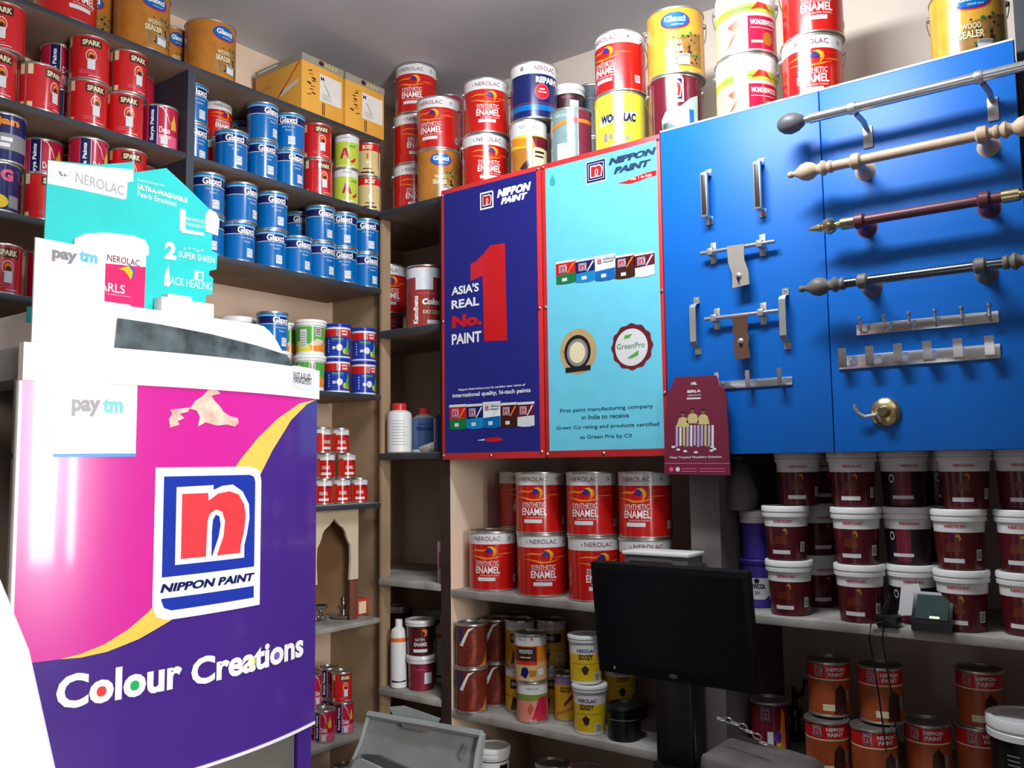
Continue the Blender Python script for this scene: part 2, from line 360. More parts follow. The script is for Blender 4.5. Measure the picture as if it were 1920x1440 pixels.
for q in (((1172,629),(1186,626),(1180,634),(1170,636)), ((1176,672),(1198,656),(1197,666),(1184,672))): d.poly([P(*a) for a in q], GREEN, 4)
for s, a, b_ in (('First paint manufacturing company', (1050.5, 776), (1225, 757)), ('in India to receive', (1091, 787), (1179, 774)), ('Green Co rating and products certified', (1043, 808), (1236, 791)), ('as Green Pro by CII', (1088, 825), (1184.6, 813))):
    pxt(d, s, a, b_, INK, 2, bold=.015)
pell(1057, 660, 1.2, 1.2, BLK, 3)
o = d.obj('print'); o.parent = r.children[0]
screws(r, [(xm+.01, ZT-.012), (xm+.012, .5), (xm+.01, ZB+.012), (xr-.008, ZT-.015), (xr-.008, .5), (xr-.008, .2), ((xm+xr)/2, ZB+.011)])
# blue laminated boards
BLUEB = M('blue_laminate', (6, 106, 202), .45, 0, .03, 6, spec=.35)
xs = onY(1551, 540, PY).x; xe = onY(1908, 200, PY).x
for x0, x1, t in ((xr, xs-.001, 'left blue laminate display board carrying door handles and latches'), (xs+.001, xe, 'right blue laminate display board carrying curtain rods and hook rails')):
    r = plate('display_board', x0, x1, BLUEB, t, 'display board', None, .02, .975, .018)
    b = B(); b.box((x0, PY-.001, .974), (x1, PY+.018, .979), OFFW); o = b.obj('edge_strip'); o.parent = r.children[0]
# ---------------------------------------------------------------- hardware screwed on the blue boards
CHR = M('chrome', (222, 224, 226), .2, .85, .05); STEEL = M('satin_steel', (206, 204, 198), .36, .75, .08)
WOODR = M('pale_rod_wood', (206, 178, 150), .5, 0, .1, 25); WOODB = M('grey_brown_wood', (150, 132, 116), .5, 0, .1, 25)
MARR = M('maroon_rod', (98, 48, 56), .4, 0, .06); BRASS = M('pale_brass', (224, 208, 160), .22, 1, .05)
FIN = M('grey_finial', (96, 96, 100), .45, 0, .05); DROD = M('dark_chrome', (120, 124, 130), .2, 1, .05); DFIN = M('taupe_finial', (112, 106, 100), .5, 0, .08); COP = M('copper_plate', (200, 150, 130), .3, 1, .1)
def pt(x, y, off=0): return onY(x, y, PY-off)
def along(p, q):            # frame whose local z runs from p to q
    d = (q-p); m = d.to_track_quat('Z', 'Y').to_matrix().to_4x4(); m.translation = p; return m, d.length
def rel(o, r): o.parent = r; o.location = -Vector(r.location); return o
def rod(label, p, q, rad, rm, brk, bstyle, bm_, fin, fm, off):
    p = pt(*p, off); q = pt(*q, off); z = (p.z+q.z)/2; p.z = z; q.z = z
    r = thing('curtain_rod', label, 'curtain rod', (p.x, PY, z), 0, 'curtain rods on the blue board')
    Tm, L = along(p, q); b = B(); b.lathe([(rad, 0), (rad, L)], rm, 20, Tm); rel(b.obj('rod'), r)
    for s, T2 in ((0, along(p, p-(q-p))[0]), (1, along(q, q+(q-p))[0])):
        b = B()
        for prof, mm in fin: b.lathe(prof, mm, 20, T2)
        rel(b.obj('finial'), r)
    for x, y in brk:
        c = pt(x, y, off); c.z = z; b = B()
        if bstyle == 'strap':
            b.lathe([(rad+.002, -.009), (rad+.003, -.004), (rad+.003, .004), (rad+.002, .009)], bm_, 20, along(c, q)[0] if (q-c).length > .01 else Tm)
            b.tube([c+Vector((.006, .012, -rad)), c+Vector((.014, off*.6, -rad-.012)), Vector((c.x+.014, PY-.006, z-.035))], .007, bm_, 8)
            b.box((c.x+.003, PY-.004, z-.085), (c.x+.027, PY, z-.028), bm_, .002)
        else:
            b.lathe([(rad+.001, -.014), (rad+.007, -.009), (rad+.007, .009), (rad+.001, .014)], bm_, 20, along(c, q)[0] if (q-c).length > .01 else Tm)
            b.lathe([(.013, 0), (.010, off*.35), (.012, off*.55), (.022, off*.8), (.026, off-rad)], bm_, 20, Matrix.Translation((c.x, c.y+rad, z-.004)) @ Matrix.Rotation(-PI/2, 4, 'X'))
        rel(b.obj('bracket'), r)
    return r
BALL = [([(.009, -.002), (.009, .012)], CHR), ([(.004, .01), (.014, .016), (.024, .032), (.028, .05), (.024, .068), (.014, .08), (.003, .085)], FIN)]
def TURN(m): return [([(.013, 0), (.016, .004), (.016, .010), (.012, .014), (.018, .020), (.020, .026), (.013, .034), (.012, .04), (.021, .052), (.024, .066), (.02, .08), (.01, .092), (.006, .1), (.009, .106), (.007, .114), (.001, .117)], m)]
SPEAR = [([(.0155, -.035), (.0155, 0), (.011, .003), (.009, .012), (.017, .018), (.022, .03), (.017, .042), (.008, .047), (.011, .052), (.010, .058), (.001, .088)], BRASS)]
rod('topmost curtain rod, shiny chrome tube with dark grey egg-shaped end ball', (1518, 228), (1960, 108), .0125, CHR, [(1598, 205), (1835, 142)], 'strap', STEEL, BALL, FIN, .075)
rod('pale wooden curtain rod with turned finials, second from the top', (1562, 310), (1862, 250), .0125, WOODR, [(1605, 301), (1842, 254)], 'post', WOODR, TURN(WOODR), WOODR, .08)
rod('maroon curtain rod with pale brass spear tip, third from the top', (1578, 418), (1912, 366), .0125, MARR, [(1612, 413), (1846, 377)], 'post', MARR, SPEAR, BRASS, .065)
rod('dark steel curtain rod with taupe turned finials, lowest of the four', (1585, 532), (1880, 492), .0115, DROD, [(1618, 527), (1838, 497)], 'post', DFIN, TURN(DFIN), DFIN, .08)
def thing_at(name, label, cat, x, y, group=None): p = pt(x, y); return thing(name, label, cat, (p.x, PY, p.z), 0, group)
# two framed pulls
INL = M('dark_inlay', (64, 52, 50), .4, 0, .1)
for x, y0, y1, t in ((1329, 318, 422, 'left framed pull handle with dark inlay above the steel latch'), (1428, 297, 408, 'right framed pull handle with dark inlay above the steel latch')):
    p0, p1 = pt(x, y1), pt(x, y0); r = thing('pull_handle', t, 'door handle', (p0.x, PY, p0.z), 0, 'door handles on the blue board'); X = (p0.x+p1.x)/2; z0, z1 = p0.z, p1.z
    b = B(); b.box((X-.010, PY-.034, z0+.016), (X+.010, PY-.022, z1-.016), STEEL, .002); gp = rel(b.obj('grip'), r)
    b = B(); b.box((X-.0065, PY-.0355, z0+.023), (X+.0065, PY-.033, z1-.023), INL, .001); o = b.obj('inlay'); o.parent = gp
    for z in (z0, z1):
        b = B(); s = 1 if z == z0 else -1
        b.box((X-.009, PY-.003, z), (X+.011, PY, z+s*.022), CHR, .001); b.box((X-.008, PY-.03, z+s*.014), (X+.010, PY-.002, z+s*.022), CHR, .001); rel(b.obj('foot'), r)
# two strap pulls
for x, y0, y1, t in ((1308, 557, 665, 'bowed steel pull handle left of the copper latch'), (1475, 540, 655, 'bowed steel pull handle right of the copper latch')):
    p0, p1 = pt(x, y1), pt(x, y0); r = thing('pull_handle', t, 'door handle', (p0.x, PY, p0.z), 0, 'door handles on the blue board'); X = (p0.x+p1.x)/2; z0, z1 = p0.z, p1.z
    pr = [(z0, .002), (z0+.018, .002), (z0+.024, .024), (z0+.034, .032), (z1-.034, .032), (z1-.024, .024), (z1-.018, .002), (z1, .002)]
    b = B(); back = [(z, max(o-.004, -.0005)) for z, o in pr]
    b.prism([(o, z) for z, o in pr]+[(o, z) for z, o in back[::-1]], lambda u, v, d: Vector((X+d, PY-u, v)), -.009, .009, STEEL); gp = rel(b.obj('strap'), r)
    for z in (z0+.008, z1-.008):
        b = B(); b.lathe([(.004, 0), (.003, .002)], CHR, 10, Matrix.Translation((X, PY-.002, z)) @ Matrix.Rotation(PI/2, 4, 'X')); o = b.obj('screw'); o.parent = gp
# sliding latches
def latch(label, a, c, br, plate, pm, hole, keym):
    p, q = pt(*a, .022), pt(*c, .022); z = (p.z+q.z)/2; p.z = q.z = z
    r = thing('sliding_latch', label, 'latch', (p.x, PY, z), 0, 'latches on the blue board')
    b = B(); b.tube([p, q], .0058, CHR, 12); rel(b.obj('bolt'), r)
    for x, y in br:
        X = pt(x, y).x; b = B(); b.box((X-.009, PY-.003, z-.03), (X+.009, PY, z+.03), STEEL, .001); b.box((X-.009, PY-.03, z-.010), (X+.009, PY-.002, z+.010), STEEL, .003); rel(b.obj('guide'), r)
    b = B(); pts = [(pt(x, y, .03).x, pt(x, y, .03).z) for x, y in plate]
    b.prism(pts, lambda u, v, d: Vector((u, PY-.03-d, v)), 0, .004, pm); gp = rel(b.obj('hasp_plate'), r)
    kx, kz = pt(*hole, .034).x, pt(*hole, .034).z
    b = B(); b.lathe([(.008, 0), (.008, .003), (.005, .005)], STEEL, 16, Matrix.Translation((kx, PY-.034, kz)) @ Matrix.Rotation(PI/2, 4, 'X')); b.box((kx-.002, PY-.0405, kz-.016), (kx+.002, PY-.034, kz-.002), BLK); o = b.obj('keyhole'); o.parent = gp
latch('steel sliding latch with a curved grey hasp plate hanging from it', (1314, 476), (1453, 452), [(1338, 472), (1430, 457)], [(1364, 462), (1396, 458), (1396, 486), (1404, 508), (1406, 533), (1374, 541), (1374, 515), (1366, 492)], M('grey_hasp', (176, 168, 158), .45, .3, .06), (1385, 517), STEEL)
latch('steel sliding latch with a wavy copper-toned hasp plate', (1322, 600), (1460, 581), [(1345, 597), (1432, 586)], [(1372, 596), (1402, 592), (1401, 603), (1404, 612), (1402, 622), (1406, 632), (1404, 645), (1408, 671), (1380, 675), (1376, 645), (1379, 632), (1374, 620), (1376, 608)], COP, (1389, 640), STEEL)
# hook rails
def rail(label, p0, p1, h, hooks, style):
    a, c = pt(*p0), pt(*p1); z = (a.z+c.z)/2
    r = thing('hook_rail', label, 'hook rail', (a.x, PY, z), 0, 'hook rails on the blue board')
    b = B(); b.box((a.x, PY-.005, z-h/2), (c.x, PY, z+h/2), CHR, .0015); gp = rel(b.obj('rail_plate'), r)
    for k in range(hooks):
        X = a.x+(c.x-a.x)*(k+.28)/(hooks-.45); b = B()
        if style == 'peg':
            b.tube([(X, PY-.004, z-.006), (X, PY-.018, z-.010), (X, PY-.026, z), (X, PY-.027, z+.022)], .0036, CHR, 8); b.lathe([(.0035, 0), (.006, .003), (.006, .007), (.003, .010)], CHR, 12, Matrix.Translation((X, PY-.027, z+.02)))
        else:
            pr = [(.004, z-.012), (.030, z-.014), (.034, z-.008), (.034, z+.034), (.030, z+.034), (.030, z-.009), (.004, z-.008)]
            b.prism(pr, lambda u, v, d: Vector((X+d, PY-u, v)), -.010 if style == 'flat' else -.006, .010 if style == 'flat' else .006, CHR)
        rel(b.obj('hook'), r)
    for X in (a.x+.03, c.x-.025):
        b = B(); b.lathe([(.004, 0), (.003, .002)], STEEL, 10, Matrix.Translation((X, PY-.005, z+.006)) @ Matrix.Rotation(PI/2, 4, 'X')); o = b.obj('screw'); o.parent = gp
rail('short chrome hook rail with three hooks behind the maroon brochure', (1338, 720), (1487, 718), .022, 3, 'thin')
rail('upper chrome hook rail with six round-tipped pegs', (1606, 614), (1874, 600), .028, 6, 'peg')
rail('lower chrome hook rail with six broad flat hooks', (1573, 676), (1877, 664), .034, 6, 'flat')
r = thing_at('door_hook', 'round steel door stop with a curved hook on the lower right board', 'door hook', 1661, 773); c = Vector(r.location)
b = B(); b.lathe([(.034, 0), (.036, .006), (.030, .012), (.016, .015), (.014, .03), (.010, .034)], BRASS, 28, Matrix.Translation(c) @ Matrix.Rotation(PI/2, 4, 'X')); rel(b.obj('rose'), r)
b = B(); b.tube([c+Vector((-.02, -.012, -.006)), c+Vector((-.045, -.02, -.010)), c+Vector((-.06, -.026, 0)), c+Vector((-.066, -.03, .014)), c+Vector((-.064, -.032, .022))], [.005, .005, .005, .0045, .003], STEEL, 10); rel(b.obj('hook'), r)
# hanging brochure
FY = 2.262
def F(x, y): p = onY(x, y, FY); return p.x, p.z
BRM = M('brochure_maroon', (116, 32, 56), .45, 0, .04)
r = thing('brochure', 'maroon plumbing brochure with three men hanging over the board edge', 'brochure', (onY(1305, 890, FY).x, FY, onY(1305, 890, FY).z))
b = B(); b.prism([F(*q) for q in ((1245,889),(1369,891),(1366,820),(1362,745),(1356,727),(1347,722),(1342,704),(1266,707),(1258,728),(1251,735),(1247,790))], lambda u, v, d: Vector((u, FY+d, v)), 0, .006, BRM); gp = rel(b.obj('booklet'), r)
d = Decal(flatY(FY))
def ft(s, a, c, m=OFFW, l=2, **k): (u0, v0), (u1, v1) = F(*a), F(*c); d.text(s, u0, v0, u1, v1, m, l, **k)
def fp(P_, m, l=2): d.poly([F(*q) for q in P_], m, l)
ft('HIL', (1296, 722), (1307, 716), bold=.06); ft('BIRLA', (1289, 737), (1314, 730), bold=.05); ft('AEROCON', (1289, 743), (1314, 739)); fp(((1288,746),(1314,745),(1314,748),(1288,749)), OFFW)
SKIN = M('printed_skin', (140, 92, 72), .5); KHK = M('printed_khaki', (206, 190, 130), .5); LAV = M('printed_lavender', (176, 176, 206), .5)
for x, y in ((1281, 777), (1299, 770), (1319, 772)):
    c0 = [(x+3.6*math.cos(a*PI/6), y+4.6*math.sin(a*PI/6)) for a in range(12)]; fp(c0[::-1], SKIN, 4); fp(((x-4, y-2), (x+4, y-2), (x+3, y-5), (x-3, y-5)), BLK, 5)
    fp(((x-6, y+24), (x+6, y+24), (x+12, y+23), (x+8, y+8), (x+3, y+5), (x-3, y+5), (x-8, y+8), (x-12, y+22)), KHK, 3)
for i in range(11):
    x = 1267+i*6.7; fp(((x, 838-(i % 3)*2), (x+4.4, 838-(i % 2)*2), (x+4.6, 797), (x+.4, 797)), (LAV, OFFW, KHK)[i % 3] if i not in (5, 6, 7) else LAV, 2)
for x, y in ((1263, 838), (1272, 843), (1285, 846), (1336, 838), (1340, 842), (1334, 845), (1305, 848)):
    fp([(x+4*math.cos(a*PI/4), y+2.4*math.sin(a*PI/4)) for a in range(8)][::-1], OFFW, 3)
ft('Most Trusted Plumbing Solution', (1256, 861), (1353, 854)); fp(((1247,868),(1368,868.4),(1368,870),(1247,869.6)), PINK)
for x in (1259, 1271): fp([(x+4*math.cos(a*PI/6), 880+4.5*math.sin(a*PI/6)) for a in range(12)][::-1], OFFW if x > 1260 else PINK, 2)
for x0, x1 in ((1278, 1306), (1312, 1360)):
    for y in (878, 883): fp(((x0, y+1.6), (x1, y+1.8), (x1, y+.2), (x0, y)), PINK, 2)
o = d.obj('print'); o.parent = gp

# ---------------------------------------------------------------- paint tinting machine
MX = -1.6; MY0, MY1 = .703, 1.358; MC_, MH = (MY0+MY1)/2, (MY1-MY0)/2
def mx(y): return MX+.055*(1-((y-MC_)/MH)**2)
def onM(x, y):
    p = onX(x, y, MX)
    for _ in range(8): p = onX(x, y, mx(p.y))
    return p.y, p.z
msurf = lambda u, v, l: Vector((mx(u)+l, u, v))
MWH = M('machine_white', (240, 240, 242), .3, 0, .02, coat=.3); MAG = M('machine_magenta', (216, 44, 158), .26, 0, .03, 3, coat=.4); MGR = M('machine_grey', (150, 152, 156), .5, 0, .06); SSD = M('brushed_steel_dark', (158, 154, 146), .4, .6, .12, 6)
PURP2 = M('machine_purple', (74, 44, 136), .18, 0, .03, 3, coat=.6)
r = thing('tinting_machine', 'tall white paint tinting machine with magenta and purple curved front', 'tinting machine', (-1.9, MC_, FZ))
ys = [MY0+(MY1-MY0)*i/20 for i in range(21)]
def curved(z0, z1, d_out, d_in, m, name, ya=MY0, yb=MY1):
    b = B(); yy = [ya+(yb-ya)*i/20 for i in range(21)]
    b.prism([(mx(y)+d_out, y) for y in yy]+[(mx(y)-d_in, y) for y in yy[::-1]], lambda u, v, d: Vector((u, v, d)), z0, z1, m); return rel(b.obj(name, sharp=30), r)
zcap = onM(320, 726)[1]; zbot = -.57
b = B(); b.box((-2.1, MY0+.10, FZ), (MX-.012, MY1-.02, .165), BLKP, .01); rel(b.obj('cabinet'), r)
gp = curved(zbot, zcap, -.0005, .012, PURP2, 'front_panel')
d = Decal(msurf, .03)
up = [(594,742),(560,757),(520,785),(482,822),(450,862),(420,905),(380,980),(340,1060),(300,1122),(275,1150),(240,1180),(195,1208),(150,1226),(112,1236)]
lo = [(150,1233),(200,1222),(260,1198),(320,1163),(370,1110),(430,1010),(480,905),(510,845),(545,788),(575,758),(594,746)]
def mm_(P_): return [(min(max(u, MY0), MY1), v) for u, v in (onM(*q) for q in P_)]
left = [(MY0, onM(80, 1240)[1]), (MY0, zcap)]
d.poly([(MY1, zcap)]+[(u, min(v, zcap)) for u, v in mm_(up)]+left, MAG, 1)
YG = M('machine_yellow', (250, 208, 92), .2, 0, .03, coat=.5)
d.poly([(u, min(v, zcap)) for u, v in mm_(up+lo)], YG, 3)
# emblem plate
(u0, v0), (u1, v1) = onM(301, 1147), onM(478, 890)
(_, vs0), (_, vs1) = onM(301, 1123), onM(301, 1083)
fw = .017
d.poly([(u0-fw+.03, v0-fw), (u1+fw, v0-fw), (u1+fw, v1+fw-.03), (u1+fw-.006, v1+fw-.008), (u1+fw-.03, v1+fw), (u0-fw, v1+fw), (u0-fw, v0-fw+.03), (u0-fw+.008, v0-fw+.008)], WHITE, 4)
d.poly([(u0+.02, v0), (u1, v0), (u1, vs0), (u0, vs0), (u0, v0+.02), (u0+.006, v0+.006)], NROYAL, 5)
vb = vs1
d.poly([(u0, vb), (u1, vb), (u1, v1-.015), (u1-.004, v1-.004), (u1-.015, v1), (u0, v1)], NROYAL, 5)
q_ = lambda L: [(u0+a*(u1-u0), vb+c*(v1-vb)) for a, c in L]
d.poly(q_([(.12,.11),(.87,.11),(.87,.24),(.90,.36),(.93,.53),(.92,.68),(.84,.82),(.72,.9),(.6,.89),(.50,.85),(.50,.90),(.12,.89)]), WHITE, 6)
d.poly(q_([(.175,.165),(.43,.165),(.44,.52),(.46,.60),(.53,.645),(.60,.62),(.635,.52),(.62,.36),(.55,.165),(.82,.165),(.825,.25),(.86,.38),(.88,.55),(.86,.68),(.79,.79),(.68,.83),(.55,.81),(.45,.74),(.44,.82),(.175,.82)]), M('emblem_red', (236, 70, 76), .25), 7)
d.poly(q_([(.49,.17),(.50,.17),(.565,.36),(.585,.48),(.57,.57),(.53,.59),(.50,.54),(.49,.42)]), NROYAL, 7)
ua, va = onM(299, 1112); ub, vb2 = onM(476, 1073)
d.text('NIPPON PAINT', ua, va, ub, vb2, NAVY, 8, bold=.04, shear=.2)
# slogan with filled letter eyes
(ua, va), (ub, vb2) = onM(104, 1332), onM(568, 1190)
va2 = onM(560, 1228)[1]
def slog(s, a, c, m=WHITE): (x0, z0), (x1, z1) = onM(*a), onM(*c); d.text(s, x0, z0, x1, z1, m, 6, bold=.035)
slog('Colour', (103, 1333), (341, 1229)); slog('Creations', (357, 1288), (568, 1184))
for x, y, rx, ry, c in ((188, 1302, 13, 15, (232, 60, 60)), (253, 1288, 13, 15, (40, 180, 100)), (471, 1241, 8, 11, (206, 232, 60)), (521, 1227, 7, 10, (120, 100, 200))):
    u, v = onM(x, y); uu = onM(x+rx, y)[0]; d.ell(u, v, uu-u, abs(onM(x, y-ry)[1]-v), M('dot_%d' % x, c, .3), 5)
# paper sticker and torn patch
(u0, v0), (u1, v1) = onM(99, 857), onM(257, 718)
d.rect(u0, v0, u1, v1, WHITE, 5); d.rect(u0, v0, u1, v0+.006, M('sticker_blue', (70, 150, 220), .4), 6)
PGREY = M('sticker_grey', (150, 146, 154), .4); PCY = M('sticker_cyan', (120, 208, 232), .4)
(a0, b0), (a1, b1) = onM(133, 776), onM(188, 750); d.text('pay', a0, b0-.004, a1, b1, PGREY, 6, bold=.045)
(a0, b0), (a1, b1) = onM(191, 774), onM(230, 747); d.text('tm', a0, b0, a1, b1, PCY, 6, bold=.045)
TORN = M('torn_paper', (238, 222, 196), .8, 0, .2, 40, .3, stain=(206, 160, 150))
for pl_ in ([(392,728),(410,722),(405,730),(413,738),(396,742),(402,752),(412,762),(418,772),(430,780),(445,784),(447,792),(440,800),(425,796),(405,798),(385,792),(370,800),(374,782),(368,770),(355,766),(365,752),(380,742)],
            [(318,768),(340,766),(356,764),(352,772),(336,776),(345,784),(332,790),(336,796),(318,802),(316,786),(322,776)]):
    d.poly(mm_(pl_), TORN, 4)
o = d.obj('graphics'); o.parent = gp
gp = curved(zcap, .222, .004, .014, MWH, 'top_cap', MY0-.002, MY1+.004)
b = B(); b.box((-2.1, MY0+.012, zcap+.006), (MX-.012, MY1-.01, .2215), MGR, .003); rel(b.obj('top_tray'), r)
d = Decal(lambda u, v, l: Vector((mx(u)+.004+l, u, v)), .03)
(u0, v0), (u1, v1) = onM(546, 728), onM(588, 692); d.rect(u0, v0, u1, v1, OFFW, 1)
(a0, b0), (a1, b1) = onM(548, 709), onM(580, 702); d.text('FAST & FLUID', a0, b0, a1, b1, BLK, 2, bold=0)
(a0, b0), (a1, b1) = onM(548, 718), onM(582, 710); d.text('MANAGEMENT', a0, b0, a1, b1, BLK, 2, bold=0)
o = d.obj('maker_sticker'); o.parent = gp
b = B(); b.box((MX-.014, MY0-.006, zbot), (MX-.0, MY0+.006, zcap), MWH, .002); rel(b.obj('edge_trim'), r)
curved(FZ+.05, zbot-.006, -.02, .06, SSD, 'lower_door', MY0, MY1-.055)
curved(FZ+.05, zbot-.006, -.012, .06, PURP2, 'lower_side_strip', MY1-.05, MY1)
curved(zbot-.006, zbot, .002, .05, MWH, 'bottom_trim')
b = B(); b.box((MX-.06, MY0+.010, -.9), (MX-.0145, MY0+.10, .165), MGR, .003); b.box((MX-.05, MY0+.006, .02), (MX-.03, MY0+.011, .030), BLK); rel(b.obj('side_panel'), r)
# raised lid
hy0, hy1 = .80, 1.352; hz = .327
b = B(); b.prism([(hy0, .223), (hy1, .223), (hy1-.05, hz-.03), (hy1-.075, hz-.006), (hy1-.095, hz), (hy0+.03, hz), (hy0, hz-.03)], lambda u, v, dd: Vector((dd, u, v)), -2.05, MX-.075, MWH)
bmesh.ops.bevel(b.bm, geom=b.bm.edges[:], offset=.006, segments=2, affect='EDGES'); gp = rel(b.obj('hood'), r)
FILM = M('grey_film', (104, 116, 118), .18, 0, .35, 22, .6, .8)
film = [(.905, .231), (1.347, .229), (1.325, .262), (1.24, .276), (1.12, .289), (1.0, .296), (.91, .298)]
b = B(); b.prism(film, lambda u, v, dd: Vector((MX-.072+dd, u, v)), -.003, .003, FILM); o = b.obj('plastic_film'); o.parent = gp

# ---------------------------------------------------------------- shop-card, teal stand and other things on the machine
Z0 = .2225
SX = -1.64
r = thing('payment_card', 'white payment card standing at the left end of the machine top', 'card', (SX, .79, Z0))
b = B(); b.box((SX-.004, .733, Z0), (SX, onX(196, 550, SX).y, onX(90, 449, SX).z), WHITE); gp = rel(b.obj('card'), r)
d = Decal(flatX(SX))
def ct(s, a, c, m, **k): p, q = onX(*a, SX), onX(*c, SX); d.text(s, p.y, p.z, q.y, q.z, m, 2, **k)
ct('pay', (97, 489), (145, 476), PGREY, bold=.045); ct('tm', (148, 489), (183, 475), PCY, bold=.045)
d.rect(.735, Z0+.003, .85, Z0+.007, M('sticker_blue', (70, 150, 220)), 1); o = d.obj('print'); o.parent = gp
TX = -1.72
TEALB = M('stand_teal', (38, 208, 204), .5, 0, .04)
zb = .329
r = thing('display_stand', 'teal folded cardboard paint stand with a pictured white pail', 'display stand', (TX, .9, zb))
def tp(x, y, X=TX): p = onX(x, y, X); return p.y, p.z
def card(name, pts, X, m, th=.003, mb=None):
    b = B(); b.prism(pts, lambda u, v, dd: Vector((X+dd, u, v)), -th, 0, m); o = b.obj(name, r); o.location = -Vector(r.location); return o
yl = tp(90, 302)[0]; 
gp = card('left_panel', [(tp(78, 560)[0], zb), (tp(247, 560)[0], zb), tp(250, 304), tp(180, 309), tp(90, 300)], TX, TEALB)
card('foot_tab', [tp(50, 604), tp(67, 606), tp(68, 575), (tp(52, 575))], TX, TEALB)
d = Decal(flatX(TX))
d.poly([tp(*q) for q in ((89, 344), (90, 301), (150, 309), (250, 318), (250, 340), (239, 342), (237, 372), (232, 374), (160, 358))], WHITE, 1)
p, q = tp(140, 338), tp(231, 352); SILV = M('silver_lettering', (178, 180, 186), .4)
P_, F_ = text_geo('NEROLAC', 0); x1 = max(a for a, _ in P_); y1 = max(c for _, c in P_)
(ua, va), (ub, vb_), (uc, vc) = tp(140, 341), tp(232, 367), tp(140, 322)
d._add([(ua+(ub-ua)*a/x1, va+(vb_-va)*a/x1+(vc-va)*c/y1) for a, c in P_], F_, SILV, 3)
d.poly([tp(*q_) for q_ in ((109, 322), (113, 321), (118, 330), (115, 331))], GREYP, 3); d.poly([tp(*q_) for q_ in ((119, 325), (126, 330), (120, 331))], GREYP, 3)
o = d.obj('heading'); o.parent = gp
TX2 = TX+.006
pail = [(tp(146, 560, TX2)[0], zb), (tp(271, 560, TX2)[0], zb), tp(274, 480, TX2), tp(279, 478, TX2), tp(279, 462, TX2), tp(272, 450, TX2), tp(250, 442, TX2), tp(200, 436, TX2), tp(160, 438, TX2), tp(140, 447, TX2), tp(140, 462, TX2), tp(146, 466, TX2)]
gp = card('pail_cutout', pail, TX2, PLW, .004)
d = Decal(flatX(TX2))
MG = M('stand_magenta', (222, 40, 110), .4)
d.poly([(tp(150, 590, TX2)[0], zb+.002), (tp(270, 590, TX2)[0], zb+.002), tp(273, 501, TX2), tp(200, 494, TX2), tp(150, 492, TX2)], MG, 1)
d.poly([tp(*q_, TX2) for q_ in ((222, 505), (235, 500), (246, 498), (250, 505), (252, 515), (244, 524), (240, 516), (232, 507))], YEL, 2)
d.poly([tp(*q_, TX2) for q_ in ((240, 497), (249, 499), (253, 508), (252, 518), (246, 523), (249, 510))], M('stand_violet', (90, 90, 170)), 3)
(a0, b0), (a1, b1) = tp(201, 489, TX2), tp(262, 488, TX2); d.text('NEROLAC', a0, b0, a1, b1, PLUM, 2, bold=0)
(a0, b0), (a1, b1) = tp(165, 541, TX2), tp(234, 535, TX2); d.text('PEARLS', a0, b0, a1, b1, WHITE, 2, bold=.01)
(a0, b0), (a1, b1) = tp(200, 552, TX2), tp(245, 556, TX2); d.text('washable luxury finish', a0, b0, a1, b1, WHITE, 2, bold=0)
(a0, b0), (a1, b1) = tp(180, 572, TX2), tp(245, 572, TX2); d.rect(a0, b0, a1, b1, WHITE, 2)
o = d.obj('pail_print'); o.parent = gp
TX3 = TX-.012
right = [(tp(247, 560, TX3)[0], zb), (tp(384, 592, TX3)[0], zb), tp(386, 553, TX3), tp(398, 552, TX3), tp(400, 522, TX3), tp(392, 516, TX3), tp(393, 508, TX3), tp(406, 505, TX3), tp(408, 475, TX3), tp(397, 470, TX3), tp(398, 440, TX3), tp(408, 438, TX3), tp(411, 415, TX3), tp(397, 396, TX3), tp(352, 352, TX3), tp(312, 315, TX3), tp(262, 322, TX3), tp(247, 324, TX3)]
gp = card('right_panel', right, TX3, TEALB)
d = Decal(flatX(TX3))
def slant(s, a, c, top, m=WHITE, bold=.02, l=2):
    P_, F_ = text_geo(s, bold); x0 = min(q[0] for q in P_); x1 = max(q[0] for q in P_); y0 = min(q[1] for q in P_); y1 = max(q[1] for q in P_)
    (ua, va), (ub, vb_), (uc, vc) = tp(*a, TX3), tp(*c, TX3), tp(a[0], top, TX3)
    d._add([(ua+(ub-ua)*(x-x0)/(x1-x0), va+(vb_-va)*(x-x0)/(x1-x0)+(vc-va)*(y-y0)/(y1-y0)) for x, y in P_], F_, m, l)
slant('Introducing the', (258, 341), (308, 352), 334, bold=0); slant('ULTRA-WASHABLE', (257, 354), (351, 381), 344, bold=.04); slant('Pearls Emulsion', (257, 368), (330, 388), 357, bold=.01)
slant('ENHANCED', (348, 413), (384, 420), 406, bold=0); slant('WASHABILITY', (348, 423), (384, 430), 416, bold=0)
slant('1', (336, 432), (347, 434), 391, bold=.05); d.poly([tp(*q_, TX3) for q_ in ((340, 428), (382, 437), (382, 443), (340, 436))], WHITE, 3)
d.poly([tp(*q_, TX3) for q_ in ((385, 434), (384, 403), (392, 392), (404, 398), (411, 412), (408, 442))], WHITE, 3)
slant('2', (308, 485), (330, 488), 452, bold=.05); slant('SUPER SHEEN', (334, 482), (402, 494), 470, bold=.01); slant('ACK HEALING', (319, 533), (397, 545), 518, bold=.0); d.poly([tp(*q_, TX3) for q_ in ((307, 535), (309, 512), (316, 497), (319, 530), (317, 538))], WHITE, 2)
d.poly([tp(*q_, TX3) for q_ in ((363, 524), (365, 507), (382, 510), (380, 528))], WHITE, 2); d.poly([tp(*q_, TX3) for q_ in ((371, 524), (372, 511), (379, 512), (378, 525))], TEALB, 3)
for x, y in ((343, 463), (352, 462), (361, 464), (368, 468), (376, 466)): d.poly([tp(x, y+4, TX3), tp(x+5, y+5, TX3), tp(x+4, y, TX3)], WHITE, 2)
